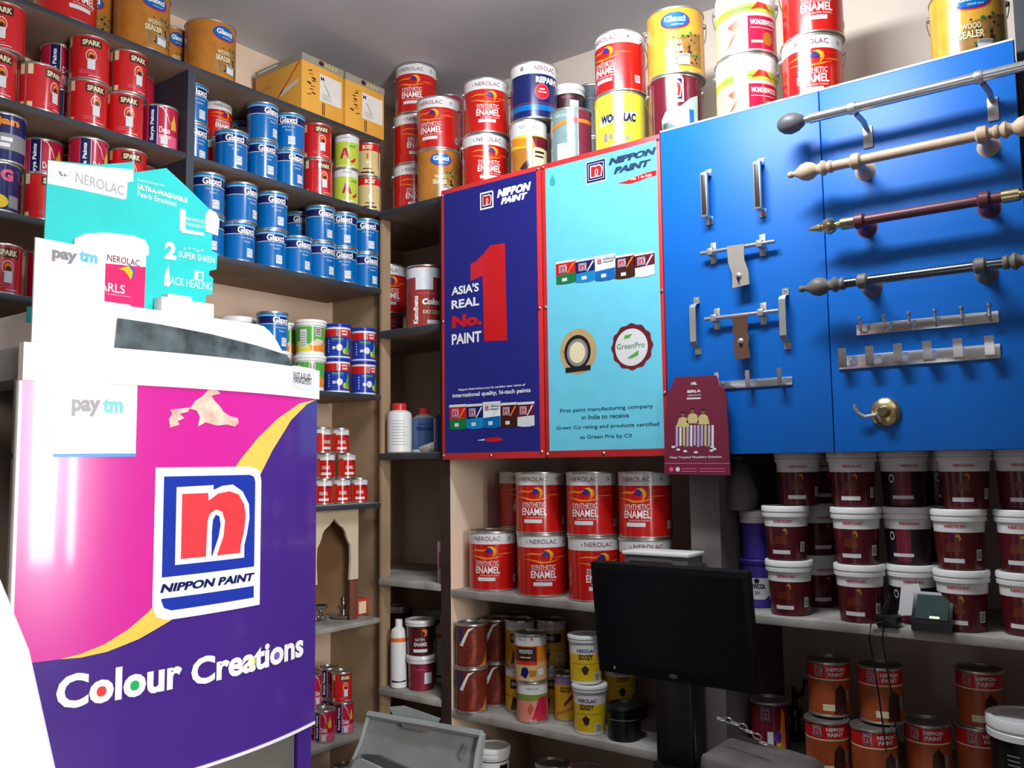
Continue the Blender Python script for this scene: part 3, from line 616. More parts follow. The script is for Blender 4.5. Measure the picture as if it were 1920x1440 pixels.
o = d.obj('claims_print'); o.parent = gp
# white booklet holder
r = thing('leaflet_box', 'small white open leaflet box on the hood under the teal stand', 'box', (-1.71, 1.13, zb))
x0, x1 = -1.725, -1.695; ya, yb = tp(300, 590, -1.70)[0], tp(399, 590, -1.70)[0]
b = B(); b.box((x0, ya, zb), (x1, yb, zb+.032), PLW, .002); b.box((x0-.001, ya+.02, zb+.03), (x0+.02, yb-.05, zb+.042), OFFW); rel(b.obj('holder'), r)
# black bag left of the machine
rr = random.Random(3)
bag = B(); bag.lathe([(.02, 0), (.10, .01), (.12, .08), (.11, .16), (.09, .24), (.05, .30), (.03, .33)], BLKP, 18)
for v in bag.bm.verts: v.co += Vector((rr.uniform(-.008, .008),)*3)
tag(bag.obj('plastic_bag', None, (-2.02, .62, .02-.1)), 'black plastic bag hanging at the left side of the machine', 'bag')
# white cloth in the near foreground
b = B(); b.lathe([(.30, 0), (.275, .5), (.262, .95), (.25, 1.117), (.228, 1.215), (.205, 1.275), (.16, 1.335), (.10, 1.375), (.02, 1.39)], M('white_cloth', (248, 248, 250), .9, 0, .02, 5, .1), 48)
for v in b.bm.verts:
    a = math.atan2(v.co.y, v.co.x); k = 1+.012*math.sin(a*9+v.co.z*4)*min(1, max(0, 1.3-v.co.z)); v.co.x *= k; v.co.y *= k
cl = b.obj('white_cloth', None, (-.79, .11, FZ))
tag(cl, 'blurred white cloth bulging in at the lower left corner', 'cloth')
# ---------------------------------------------------------------- tins and pails: one prototype per kind, copied part by part
PROTO = {}
def label_surf(R, H, r0=None):
    rb = r0 or R
    def f(u, v, l):
        rr = rb+(R-rb)*v/H+l; a = u/R; return Vector((rr*math.sin(a), -rr*math.cos(a), v))
    return Decal(f, R*R_(9), R, H)
def parts_tin(kind, R, H, bands, lab, cap=TIN, ear=False, name='paint_tin'):
    out = []
    prof, mm = [(R*.97, 0), (R+.0016, .001), (R+.0016, .005), (R, .006)], [TIND, TIN, TIN]
    t = .006
    for t1, m in bands:
        z1 = min(t1*H, H-.006); prof.append((R, z1)); mm.append(m)
    b = B(); b.lathe(prof, mm, 40, caps=(True, False)); out.append(('body', b.obj('body'), None))
    b = B(); b.lathe([(R, H-.0065), (R+.002, H-.006), (R+.0026, H-.003), (R+.0015, H), (R-.004, H), (R-.005, H-.004)], cap, 40, caps=(False, False)); out.append(('rim', b.obj('rim'), None))
    b = B(); b.lathe([(R-.0048, H-.0045), (R*.84, H-.004), (R*.82, H-.001), (R*.76, H-.0015), (R*.74, H-.005), (R*.3, H-.0055)], TIND if cap is TIN else cap, 40, caps=(False, True)); out.append(('lid', b.obj('lid'), None))
    d = label_surf(R, H); lab(d); 
    if len(d.b.bm.faces): out.append(('printed_label', d.obj('printed_label'), out[0][1]))
    if ear:
        b = B(); n = 24
        b.tube([((R+.007)*math.cos(PI*i/n), (R+.007)*math.sin(PI*i/n), H*.80-.30*H*math.sin(PI*i/n)) for i in range(n+1)], .0014, TIN, 6)
        for sx in (-1, 1): b.lathe([(.008, 0), (.008, .003), (.004, .008)], TIN, 12, Matrix.Translation((sx*R, 0, H*.82)) @ Matrix.Rotation(sx*PI/2, 4, 'Y'))
        out.append(('handle', b.obj('handle'), None))
    return out
def parts_pail(kind, R, H, bands, lab, lidm, r0=.86, lidh=.16, ring=None):
    out = []; rb = R*r0
    prof = [(rb*.96, 0), (rb, .002)]; mm = [bands[0][1]]
    zt = H*(1-lidh)+.004; rz = lambda z: rb+(R-rb)*z/H
    for t1, m in bands:
        z1 = min(t1*H, zt); prof.append((rz(z1), z1)); mm.append(m)
    b = B(); b.lathe(prof, mm, 40, caps=(True, False)); out.append(('bucket', b.obj('bucket'), None))
    b = B(); z0 = H*(1-lidh)
    b.lathe([(rz(z0)+.0005, z0), (R+.003, z0), (R+.0035, z0+.3*lidh*H), (R+.001, z0+.36*lidh*H), (R+.001, z0+.42*lidh*H), (R+.0045, z0+.5*lidh*H), (R+.0045, H-.003), (R+.0025, H), (R-.006, H), (R-.008, H-.004), (R*.3, H-.004)], lidm, 40, caps=(False, True)); out.append(('lid', b.obj('lid'), None))
    d = label_surf(R, H, rb); lab(d)
    if len(d.b.bm.faces): out.append(('printed_label', d.obj('printed_label'), out[0][1]))
    return out
# printed artwork; u in radians round the tin, v as a fraction of the height
def L_glaxci(d):
    d.rect(-3, .885, 3, .90, OFFW); d.rect(-3, .865, 3, .878, LBLUE); d.rect(-3, .67, 3, .685, OFFW); d.rect(-3, .655, 3, .665, LBLUE)
    d.text('Glaxci', -.62, .695, .58, .865, WHITE, 2, bold=.035); d.text('Super Synthetic', -.42, .56, .42, .62, OFFW, 2, bold=0); d.text('Enamel', -.2, .48, .22, .53, OFFW, 2, bold=0)
    d.rect(-.02, .12, .44, .34, STICK, 2); d.rect(.04, .20, .38, .30, GREYP, 3); d.rect(.06, .21, .36, .29, STICK, 4)
    d.rect(2.85, .05, 3.05, .95, TIN, 2)
def L_spark(d):
    for s in (-1, 1):
        for v0, v1 in ((.74, .95), (.05, .16)): d.rect(-1.45+s*.22-.13, v0, -1.45+s*.22+.13, v1, CREAM, 1)
    d.rect(-1.5, .045, -1.40, .955, TIN, 2)
    d.poly([(-.5, .72), (.5, .72), (.54, .75), (.54, .88), (.5, .91), (-.5, .91), (-.54, .88), (-.54, .75)], BROWN, 1); d.text('SPARK', -.46, .755, .46, .875, CREAM, 2, bold=.04)
    d.ell(0, .52, .27, .15, OFFW, 1); d.ell(0, .52, .235, .128, RED, 2); d.ell(.01, .53, .16, .085, ORANGE, 3); d.ell(.02, .50, .12, .05, BROWN, 4)
    d.rect(-.17, .22, .20, .45, STICK, 5); d.rect(-.6, .13, .25, .15, PINK, 1); d.rect(-.6, .18, .1, .195, PINK, 1); d.rect(-0.1, 0.08, 0.5, 0.095, OFFW, 2)
def L_surya(d):
    d.rect(-.72, .045, -.20, .955, NAVY, 1); d.rect(-.20, .045, -.165, .955, OFFW, 1); d.rect(-.76, .045, -.72, .955, PINK, 1)
    d.text('Surya Paints', -.60, .14, -.33, .86, WHITE, 2, bold=.04, rot=90)
    d.rect(-.165, .045, 1.1, .30, PINK, 1); d.poly([(-.1, .93), (.1, .90), (.34, .76), (.5, .58), (.53, .58), (.37, .78), (.12, .93), (-.1, .955)], OFFW, 2)
    d.text('Delux', -.08, .33, .55, .48, WHITE, 3, bold=.02); d.poly([(.6, .45), (.98, .45), (.98, .6), (.9, .68), (.80, .82), (.70, .68), (.6, .6)], M('temple_yellow', (232, 180, 60), .3), 2)
    for v in (.26, .22): d.rect(-.08, v, .6, v+.018, OFFW, 2)
    d.rect(.0, .07, .40, .25, STICK, 4); d.rect(2.3, .05, 2.4, .95, TIN, 1)
def swirl(d, s=1):
    d.poly([(-.9, .66), (-.5, .70), (-.15, .69), (.05, .72), (-.15, .665), (-.5, .675)], ORANGE, 1); d.poly([(-.9, .60), (-.4, .59), (0, .56), (.3, .57), (.7, .60), (.3, .545), (-.1, .53), (-.5, .575)], ORANGE, 1)
    d.poly([(.4, .70), (.8, .73), (1.2, .72), (.8, .705)], ORED, 1); d.poly([(.35, .62), (.8, .64), (1.2, .63), (.8, .62)], ORANGE, 1)
    d.poly([(.02, .74), (.22, .755), (.38, .72), (.42, .66), (.32, .59), (.22, .565), (.27, .62), (.26, .68), (.18, .71)], ORANGE, 2); d.poly([(.05, .735), (.2, .745), (.32, .71), (.33, .66), (.28, .63), (.29, .68), (.2, .715)], YEL, 3)
    d.poly([(-.06, .66), (.02, .72), (.14, .73), (.22, .69), (.22, .65), (.1, .64)], M('violet_print', (52, 44, 130), .3), 4)
def L_nerolac(d):
    d.text('NEROLAC', -.56, .845, .56, .915, PLUM, 2, bold=.0); d.poly([(-.72, .86), (-.68, .90), (-.64, .86), (-.68, .87)], GREYP, 2)
    d.ell(1.0, .88, .09, .04, GREYP, 1); d.ell(1.0, .88, .075, .033, OFFW, 2); d.ell(1.0, .88, .03, .016, BLK, 3)
    swirl(d)
    d.text('SYNTHETIC', -.50, .44, .50, .51, OFFW, 2, bold=.01); d.rect(-.5, .427, .5, .432, OFFW, 2); d.text('ENAMEL', -.52, .30, .54, .415, WHITE, 2, bold=.02); d.text('HI-GLOSS FINISH', -.3, .255, .5, .28, OFFW, 2, bold=0)
    d.rect(-.42, .175, .34, .235, OFFW, 2); d.rect(1.25, .14, 1.5, .26, OFFW, 2)
    for k in range(6): d.rect(1.28+k*.035, .16, 1.295+k*.035, .25, BLK, 3)
    d.rect(2.6, .04, 2.7, .96, TIN, 1)
def L_small(d):
    d.text('NEROLAC', -.5, .85, .5, .91, GREYP, 2, bold=0); d.text('ENAMEL', -.45, .36, .45, .50, OFFW, 2, bold=.01); d.rect(-.55, .14, .55, .24, OFFW, 2); d.poly([(.3, .7), (.5, .74), (.6, .66), (.45, .6)], NAVY, 2); d.rect(-1.4, .04, -.7, .78, ORED, 1)
def L_sealer(d):
    rr = random.Random(7)
    d.ell(.12, .78, .52, .13, ORED, 1); d.ell(.1, .79, .5, .12, NROYAL, 2); d.ell(.1, .79, .46, .105, BLUE, 3); d.text('Glaxci', -.26, .765, .46, .855, WHITE, 4, bold=.04); d.text('wood care', -.02, .71, .4, .74, OFFW, 4, bold=0)
    d.poly([(-.25, .1), (1.1, .1), (1.1, .62), (.5, .56), (.0, .5), (-.3, .35)], M('wood_bubbles', (170, 126, 60), .3, 0, .2, 60), 1)
    for k in range(34):
        a, v = rr.uniform(0, 1.0), rr.uniform(.12, .6); q = rr.uniform(.02, .06); d.ell(a, v, q, q*.42, BROWN if k % 4 else DGREEN, 2, 8)
    d.text('WOOD', -.2, .42, .3, .49, CREAM, 4, bold=.02); d.text('SEALER', -.28, .31, .38, .40, CREAM, 4, bold=.03)
    d.rect(.18, .12, .58, .28, STICK, 5); d.rect(.2, .235, .56, .275, GREYP, 6); d.rect(2.4, .04, 2.5, .96, TIN, 1)
def L_lime(d):
    d.rect(-0.4, 0.88, 0.4, 0.9, GREYP, 2); d.poly([(-.4, .28), (-.12, .58), (.12, .58), (.4, .28), (.2, .28), (0, .48), (-.2, .28)], CRIM, 2); d.ell(0, .44, .1, .06, PINK, 3); d.rect(-.8, .06, .9, .09, OFFW, 2)
    d.poly([(.4, .2), (.9, .34), (.9, .24), (.6, .16)], RED, 1); d.rect(.35, .62, .9, .68, GREEN, 1); d.rect(-3, .765, 3, .785, OFFW, 1)
def L_boss(d):
    d.text("BOSS'", -.42, .79, .45, .92, CREAM, 2, bold=.04); d.rect(-.6, .08, .6, .13, BROWN, 1); d.rect(-0.4, 0.2, 0.4, 0.23, BROWN, 2); d.rect(-.1, .36, .12, .44, OFFW, 2); d.rect(-.08, .5, .08, .66, GOLD, 2); d.rect(1.0, .04, 1.1, .96, TIN, 1)
def L_repaint(d):
    d.text('NEROLAC', -.2, .84, .75, .92, PLUM, 2, bold=0); d.text('REPAINT', -.15, .62, 1.0, .73, WHITE, 2, bold=.05); d.ell(.12, .47, .32, .14, PINK, 1); d.ell(.12, .47, .29, .125, RED, 2); d.rect(-.06, .45, .3, .47, WHITE, 3); d.rect(0, .5, .24, .52, WHITE, 3)
    d.rect(-3, .26, 3, .275, PLUM, 1); d.rect(-3, .14, 3, .24, BLUE, 1); d.ell(-.75, .88, .09, .04, GREYP, 1)
def L_primer(d):
    d.text('NEROLAC', -.5, .83, .5, .90, GREYP, 2, bold=0); d.poly([(-1.3, .7), (0, .66), (1.3, .7), (1.3, .56), (.2, .5), (-1.3, .58)], ORANGE, 1); d.poly([(.2, .7), (1.4, .7), (1.4, .5), (.4, .52)], MAROON, 2)
    d.rect(0.35, 0.41, 0.95, 0.45, BROWN, 2); d.rect(0.35, 0.34, 0.9, 0.37, BROWN, 2); d.poly([(-.5, .15), (.1, .35), (.3, .3), (-.2, .08)], BROWN, 1); d.rect(.25, .05, 1.3, .5, CREAM, 1.5)
def L_shine(d):
    d.rect(.25, .04, 1.6, .96, PLUM, 1); d.rect(.25, .04, .30, .96, TIN, 2); d.poly([(-1.4, .70), (-.4, .78), (.25, .80), (1.5, .82), (1.5, .75), (.25, .74), (-.4, .71), (-1.4, .64)], ORANGE, 3); d.text('SHINE', -.5, .50, .15, .58, GREYP, 2, bold=.02)
    d.text('NEROLAC', -.9, .85, -.1, .9, OFFW, 2, bold=0); d.rect(-.8, .12, -.1, .40, STICK, 2); d.ell(.15, .78, .12, .05, PINK, 4)
def L_woodlac(d):
    d.rect(-0.2, 0.7, 0.15, 0.715, DGREEN, 2); d.poly([(-.8, .46), (.75, .60), (.75, .68), (-.8, .56)], OFFW, 1); d.text('WOODLAC', -.72, .50, .72, .64, NAVY, 2, bold=.06, shear=.1); d.text('WATER FINISH', -.5, .44, .4, .48, GREEN, 2, bold=.01)
    for k in range(5): d.rect(-.6+k*.22, .2+.03*(k % 2), -.45+k*.22, .34-.02*k, GREYP, 1)
    d.poly([(-.35, .08), (.5, .10), (.5, .16), (.2, .18), (.1, .24), (-.05, .22), (-.1, .15), (-.35, .13)], OFFW, 2)
def L_nippmar(d):
    d.emblem(-.22, .60, .24, .92, 2, NAVY, RED, WHITE, .14); d.poly([(-.5, .10), (.9, .05), (.95, .7), (.55, .62), (.2, .50), (-.4, .42), (-.55, .3)], M('mint_print', (176, 214, 196), .3), 1)
    d.poly([(-.5, .08), (.1, .08), (.0, .18), (-.3, .26), (-.5, .24)], M('bottle_green_print', (30, 70, 60), .3), 2); d.rect(.1, .10, .35, .2, OFFW, 3); d.rect(.5, .2, .7, .45, BLUE, 3); d.rect(-.1, .2, .5, .36, M('mint_print2', (200, 228, 210), .3), 2); d.rect(-.95, .04, -.9, .9, TIN, 1)
def L_hardwood(d):
    d.text('NEROLAC', -.4, .84, .4, .89, CREAM, 2, bold=0); d.poly([(-1.5, .66), (0, .72), (1.5, .72), (1.5, .58), (0, .60), (-1.5, .54)], LIME, 1); d.poly([(-1.4, .62), (0, .67), (1.4, .64), (0, .64)], GREEN, 2)
    d.rect(-1.4, .04, -.0, .54, M('peach_print', (236, 196, 160), .3), 1); d.rect(0, .04, 1.2, .535, CRIM, 1); d.text('WONDERWOOD', .08, .40, 1.05, .48, WHITE, 2, bold=.04); d.rect(0.08, 0.35, 0.95, 0.36, OFFW, 2)
    d.poly([(.1, .62), (.35, .74), (.65, .72), (.85, .6), (.7, .64), (.5, .66)], ORED, 3); d.poly([(-.7, .42), (-.35, .5), (-.1, .40), (-.3, .30), (-.75, .08), (-.45, .32)], M('rust_print', (190, 90, 60), .3), 2); d.ell(.7, .2, .2, .1, GOLD, 2); d.rect(.1, .13, .5, .17, CREAM, 2)
def L_nipgreen(d):
    d.emblem(.05, .56, .38, .78, 2, NAVY, RED, WHITE, .12); d.rect(-1.1, .2, -.6, .72, OFFW, 2)
    for k in range(6): d.rect(-1.05, .26+k*.07, -.66, .28+k*.07, GREYP, 3)
    d.poly([(-1.4, .1), (1.4, .1), (1.4, .34), (.6, .42), (-.2, .30), (-1.4, .36)], ORANGE, 1); d.poly([(-.5, .28), (.1, .46), (.7, .42), (.5, .3), (.0, .25)], M('cake_print', (232, 206, 180), .3), 2); d.poly([(-1.4, .1), (-.3, .1), (-.4, .3), (-1.4, .4)], LEMON, 1.5)
def L_nipblue(d):
    d.rect(-3, .63, 3, .84, RED, 1); d.emblem(-.12, .66, .12, .82, 2, NAVY, RED, OFFW, .1); d.text('NIPPON', .25, .75, .8, .81, WHITE, 2, bold=.04); d.text('PAINT', .3, .66, .8, .72, WHITE, 2, bold=.04)
    d.rect(-0.5, 0.53, 0.4, 0.57, GREEN, 2); d.rect(-.5, .49, .4, .505, LBLUE, 2); d.ell(.1, .30, .25, .10, OFFW, 2); d.rect(-.45, .25, -.2, .33, OFFW, 2); d.poly([(.5, .1), (.9, .1), (.95, .4), (.8, .6), (.7, .35), (.5, .25)], GREEN, 2); d.ell(.5, .2, .14, .08, LIME, 3); d.rect(.75, .1, .95, .2, ORANGE, 3)
    for k in range(5): d.rect(-.8, .16+k*.08, -.72, .2+k*.08, OFFW, 2)
def L_kamd(d):
    d.rect(-1.6, .80, 1.6, .955, OFFW, 1); d.rect(-.65, .60, .25, .90, STICK, 3); d.text('SYNTHETIC', -.6, .52, .4, .56, PINK, 2, bold=0); d.text('Kamdhenu', -.78, .06, -.5, .50, WHITE, 3, bold=.04, rot=90); d.text('Colour', -.3, .36, .9, .46, WHITE, 3, bold=.06, shear=.15); d.rect(-.25, .22, .9, .27, CREAM, 2); d.text('KAMWAL', -.2, .225, .85, .265, MAROON, 3, bold=.03); d.rect(-.05, .06, .7, .12, OFFW, 2)
def L_dots(d):
    rr = random.Random(5)
    for k in range(26): d.ell(rr.uniform(-.9, .9), rr.uniform(.08, .55), .04, .02, PINK, 1, 6)
    d.rect(-1.2, .62, 1.2, .8, PLUM, 1)
def L_satin(d):
    d.text('NEROLAC', -.5, .88, .5, .94, PLUM, 2, bold=0); d.poly([(0, .72), (.3, .76), (.5, .70), (.4, .56), (.2, .54), (.3, .62), (.2, .68)], ORANGE, 1); d.text('SATIN', -.45, .42, .25, .50, OFFW, 2, bold=.01); d.text('ENAMEL', -.55, .27, .5, .38, OFFW, 2, bold=.02); d.rect(-.6, .10, .5, .19, OFFW, 2)
def L_plain(d): d.rect(.1, .2, .75, .52, STICK, 1); d.text('NEROLAC', -.5, .58, .4, .64, PINK, 2, bold=0)
def L_stain(d):
    d.poly([(-.75, .52), (-.15, .9), (.25, .94), (-.1, .84), (-.5, .5)], OFFW, 2); d.rect(-1.2, .6, -.5, .93, M('stain_violet', (84, 44, 70), .3), 1); d.poly([(-.95, .62), (-.6, .62), (-.6, .9), (-.95, .9)], NAVY, 2); d.poly([(.5, .05), (1.2, .05), (1.2, .35), (.85, .12)], GOLD, 1)
    d.poly([(-.2, .1), (.2, .1), (.45, .4), (.35, .75), (.05, .8), (.2, .5), (.05, .25)], M('grain_rust', (150, 62, 40), .3, 0, .2, 60), 1)
def L_ywood(d):
    d.text('NEROLAC', -.5, .86, .5, .92, GREYP, 2, bold=0); d.rect(-.6, .52, .8, .72, BROWN, 1); d.text('WOODTECH', -.5, .58, .3, .66, OFFW, 2, bold=.02); d.rect(-3, .34, 3, .36, GOLD, 1); d.poly([(-.6, .06), (-.2, .06), (.0, .3), (-.4, .34)], BROWN, 1)
    d.rect(.4, .12, .9, .30, OFFW, 2)
    for k in range(6): d.rect(.45+k*.07, .14, .48+k*.07, .28, BLK, 3)
def L_wtech(d):
    d.text('NEROLAC', -.7, .87, -.15, .92, GREYP, 2, bold=0); d.poly([(.05, .86), (.18, .95), (.32, .86), (.18, .9)], RED, 2); d.rect(-1.0, .44, .45, .74, BROWN, 2); d.rect(-1.0, .36, .5, .74, ORED, 1); d.text('WOODTECH', -.65, .60, .2, .68, OFFW, 3, bold=.03); d.rect(-0.55, 0.51, 0.1, 0.53, CREAM, 3)
    d.poly([(-.55, .14), (-.2, .08), (.0, .22), (-.15, .32), (-.45, .3)], NAVY, 2); d.poly([(.0, .12), (.4, .12), (.45, .24), (.05, .26)], GOLD, 2); d.rect(.55, .14, .95, .28, OFFW, 2)
def L_pinktin(d):
    d.text('NEROLAC', -.3, .82, .5, .88, GREYP, 2, bold=0); d.rect(-3, .55, 3, .70, M('olive_print', (122, 140, 60), .3), 1); d.poly([(.0, .06), (1.2, .06), (1.2, .66), (.5, .62), (.3, .4)], CRIM, 2); d.poly([(-.25, .34), (-.05, .5), (.2, .36), (-.1, .2)], M('rust_print', (190, 90, 60), .3), 3); d.text('PRIMER', -.1, .06, .35, .10, OFFW, 3, bold=0)
def L_goody(d):
    d.text('NEROLAC', -.55, .66, .6, .73, NAVY, 2, bold=.02); d.text('GOODY', -.45, .51, .45, .62, BROWN, 2, bold=.04); d.poly([(-.3, .32), (-.05, .40), (.2, .33), (.1, .22), (-.1, .2)], BROWN, 2); d.rect(-1, .42, 1.1, .43, GOLD, 1); d.rect(.55, .06, .98, .24, OFFW, 2)
    for k in range(5): d.rect(.6+k*.07, .08, .635+k*.07, .22, BLK, 3)
def L_odpurple(d): d.text('GOODY', -.5, .62, .5, .74, BROWN, 2, bold=.04); d.poly([(-.9, .1), (.9, .3), (.9, .36), (-.9, .18)], GOLD, 1); d.poly([(-.2, .3), (.5, .5), (.5, .58), (-.2, .4)], MAROON, 1)
def L_bwpail(d):
    d.rect(.3, .06, .95, .66, BLK, 1); d.poly([(.3, .3), (.6, .4), (.95, .3), (.95, .45), (.6, .5), (.3, .45)], OFFW, 2); d.rect(-.9, .72, 3, .74, BLK, 1); d.rect(-0.5, 0.59, 0, 0.62, PLUM, 2)
    for k in range(6): d.rect(-.55, .2+k*.055, .1, .212+k*.055, GREYP, 2)
    d.rect(-.1, .2, 0, .5, BLK, 3); d.rect(-3, .07, 3, .09, BLK, 1)
def L_nippink(d): d.emblem(-.4, .42, .05, .68, 2, MAROON, RED, NAVY, .06); d.poly([(.1, .42), (.2, .36), (.55, .66), (.6, .7), (.5, .68), (.2, .46)], BLK, 2); d.text('NIPPON', -.4, .3, .1, .36, MAROON, 2)
def L_pail(d):
    d.text('NEROLAC', -.45, .70, .4, .745, CRIM, 3, bold=.03); d.rect(-.6, .12, .3, .19, OFFW, 2); d.poly([(-.05, .56), (.12, .6), (.2, .52), (.1, .46), (.13, .53)], GOLD, 2); d.poly([(-.5, .3), (.2, .3), (.1, .46), (-.4, .44)], M('chestnut', (112, 46, 20), .35, 0, .15, 40), 1); d.rect(.85, .16, 1.15, .34, OFFW, 2)
    for k in range(4): d.rect(.89+k*.06, .18, .92+k*.06, .32, BLK, 3)
def L_pail2(d):
    d.text('NEROLAC', -.1, .70, .75, .745, CRIM, 3, bold=.03); d.ell(-.5, .5, .13, .075, OFFW, 2); d.ell(-.5, .5, .09, .05, BLK, 3); d.rect(-.3, .05, .35, .62, M('dull_crimson', (120, 28, 48), .35), 1); d.rect(-.5, .14, .45, .20, OFFW, 2)
def L_fev(d): d.poly([(-.9, .28), (-.5, .18), (.5, .18), (.9, .28), (.9, .62), (-.9, .62)], OFFW, 1); d.text('FEVICOL', -.5, .40, .55, .50, NAVY, 2, bold=.05); d.ell(0, .56, .16, .05, BLK, 2); d.text('SH', -.15, .28, .15, .35, PURP, 2, bold=.02)
def L_nipred(d):
    d.rect(-3, .70, 3, .96, RED, 1); d.rect(-3, .675, 3, .70, CREAM, 1); d.text('NIPPON', -.15, .84, .7, .91, OFFW, 2, bold=.04); d.text('PAINT', -.1, .75, .65, .82, OFFW, 2, bold=.04); d.emblem(-.75, .75, -.4, .92, 2, NAVY, RED, OFFW, .05)
    d.poly([(.1, .06), (.8, .06), (.7, .5), (.45, .62), (.2, .5)], BROWN, 1); d.rect(-.4, .12, .15, .24, CREAM, 2); d.rect(.75, .28, .95, .5, GREYP, 2)
def L_multi(d): d.rect(-.7, .62, -.05, .92, DMAR, 1); d.emblem(-.6, .66, -.15, .9, 2, NAVY, MAROON, GREYP, .04); d.poly([(.1, .1), (.75, .1), (.7, .8), (.5, .9), (.4, .5)], ORANGE, 1); d.rect(-.3, .2, .0, .45, OFFW, 2); d.ell(.25, .35, .2, .12, PURP, 2); d.rect(.15, .1, .4, .25, YEL, 2)
def L_njan(d): d.text('njan', -.7, .70, .7, .90, ORANGE, 2, bold=.05); d.rect(-3, .25, 3, .58, GREYP, 1); d.rect(-.5, .42, .4, .50, WHITE, 2); d.rect(-.4, .3, .3, .38, WHITE, 2); d.rect(-.2, .42, -.1, .5, GREYP, 3)
def L_g(d): d.text('G', -.1, .62, .5, .86, PINK, 2, bold=.06); d.ell(-.2, .2, .5, .14, YEL, 1); d.rect(.3, .1, .9, .35, GREYP, 2); d.ell(-.5, .5, .1, .05, LIME, 1)
def L_dark(d): d.rect(-1.2, .3, 1.2, .7, M('murky_print', (64, 82, 96), .4), 1); d.rect(-1.2, .72, 1.2, .735, GREYP, 1)
def L_nipmini(d): d.emblem(-.3, .35, .35, .75, 2, BLK, MAROON, WHITE, .1)
def L_green_lid(d): d.emblem(.3, .5, .6, .7, 2, NAVY, RED, WHITE, .1)
def L_blackpail(d):
    for k in range(7): d.rect(-.6, .62-k*.05, -.25, .635-k*.05, GREYP, 1)
    d.rect(-.3, .08, .5, .2, MAROON, 1); d.rect(-.33, .07, -.3, .22, OFFW, 2)
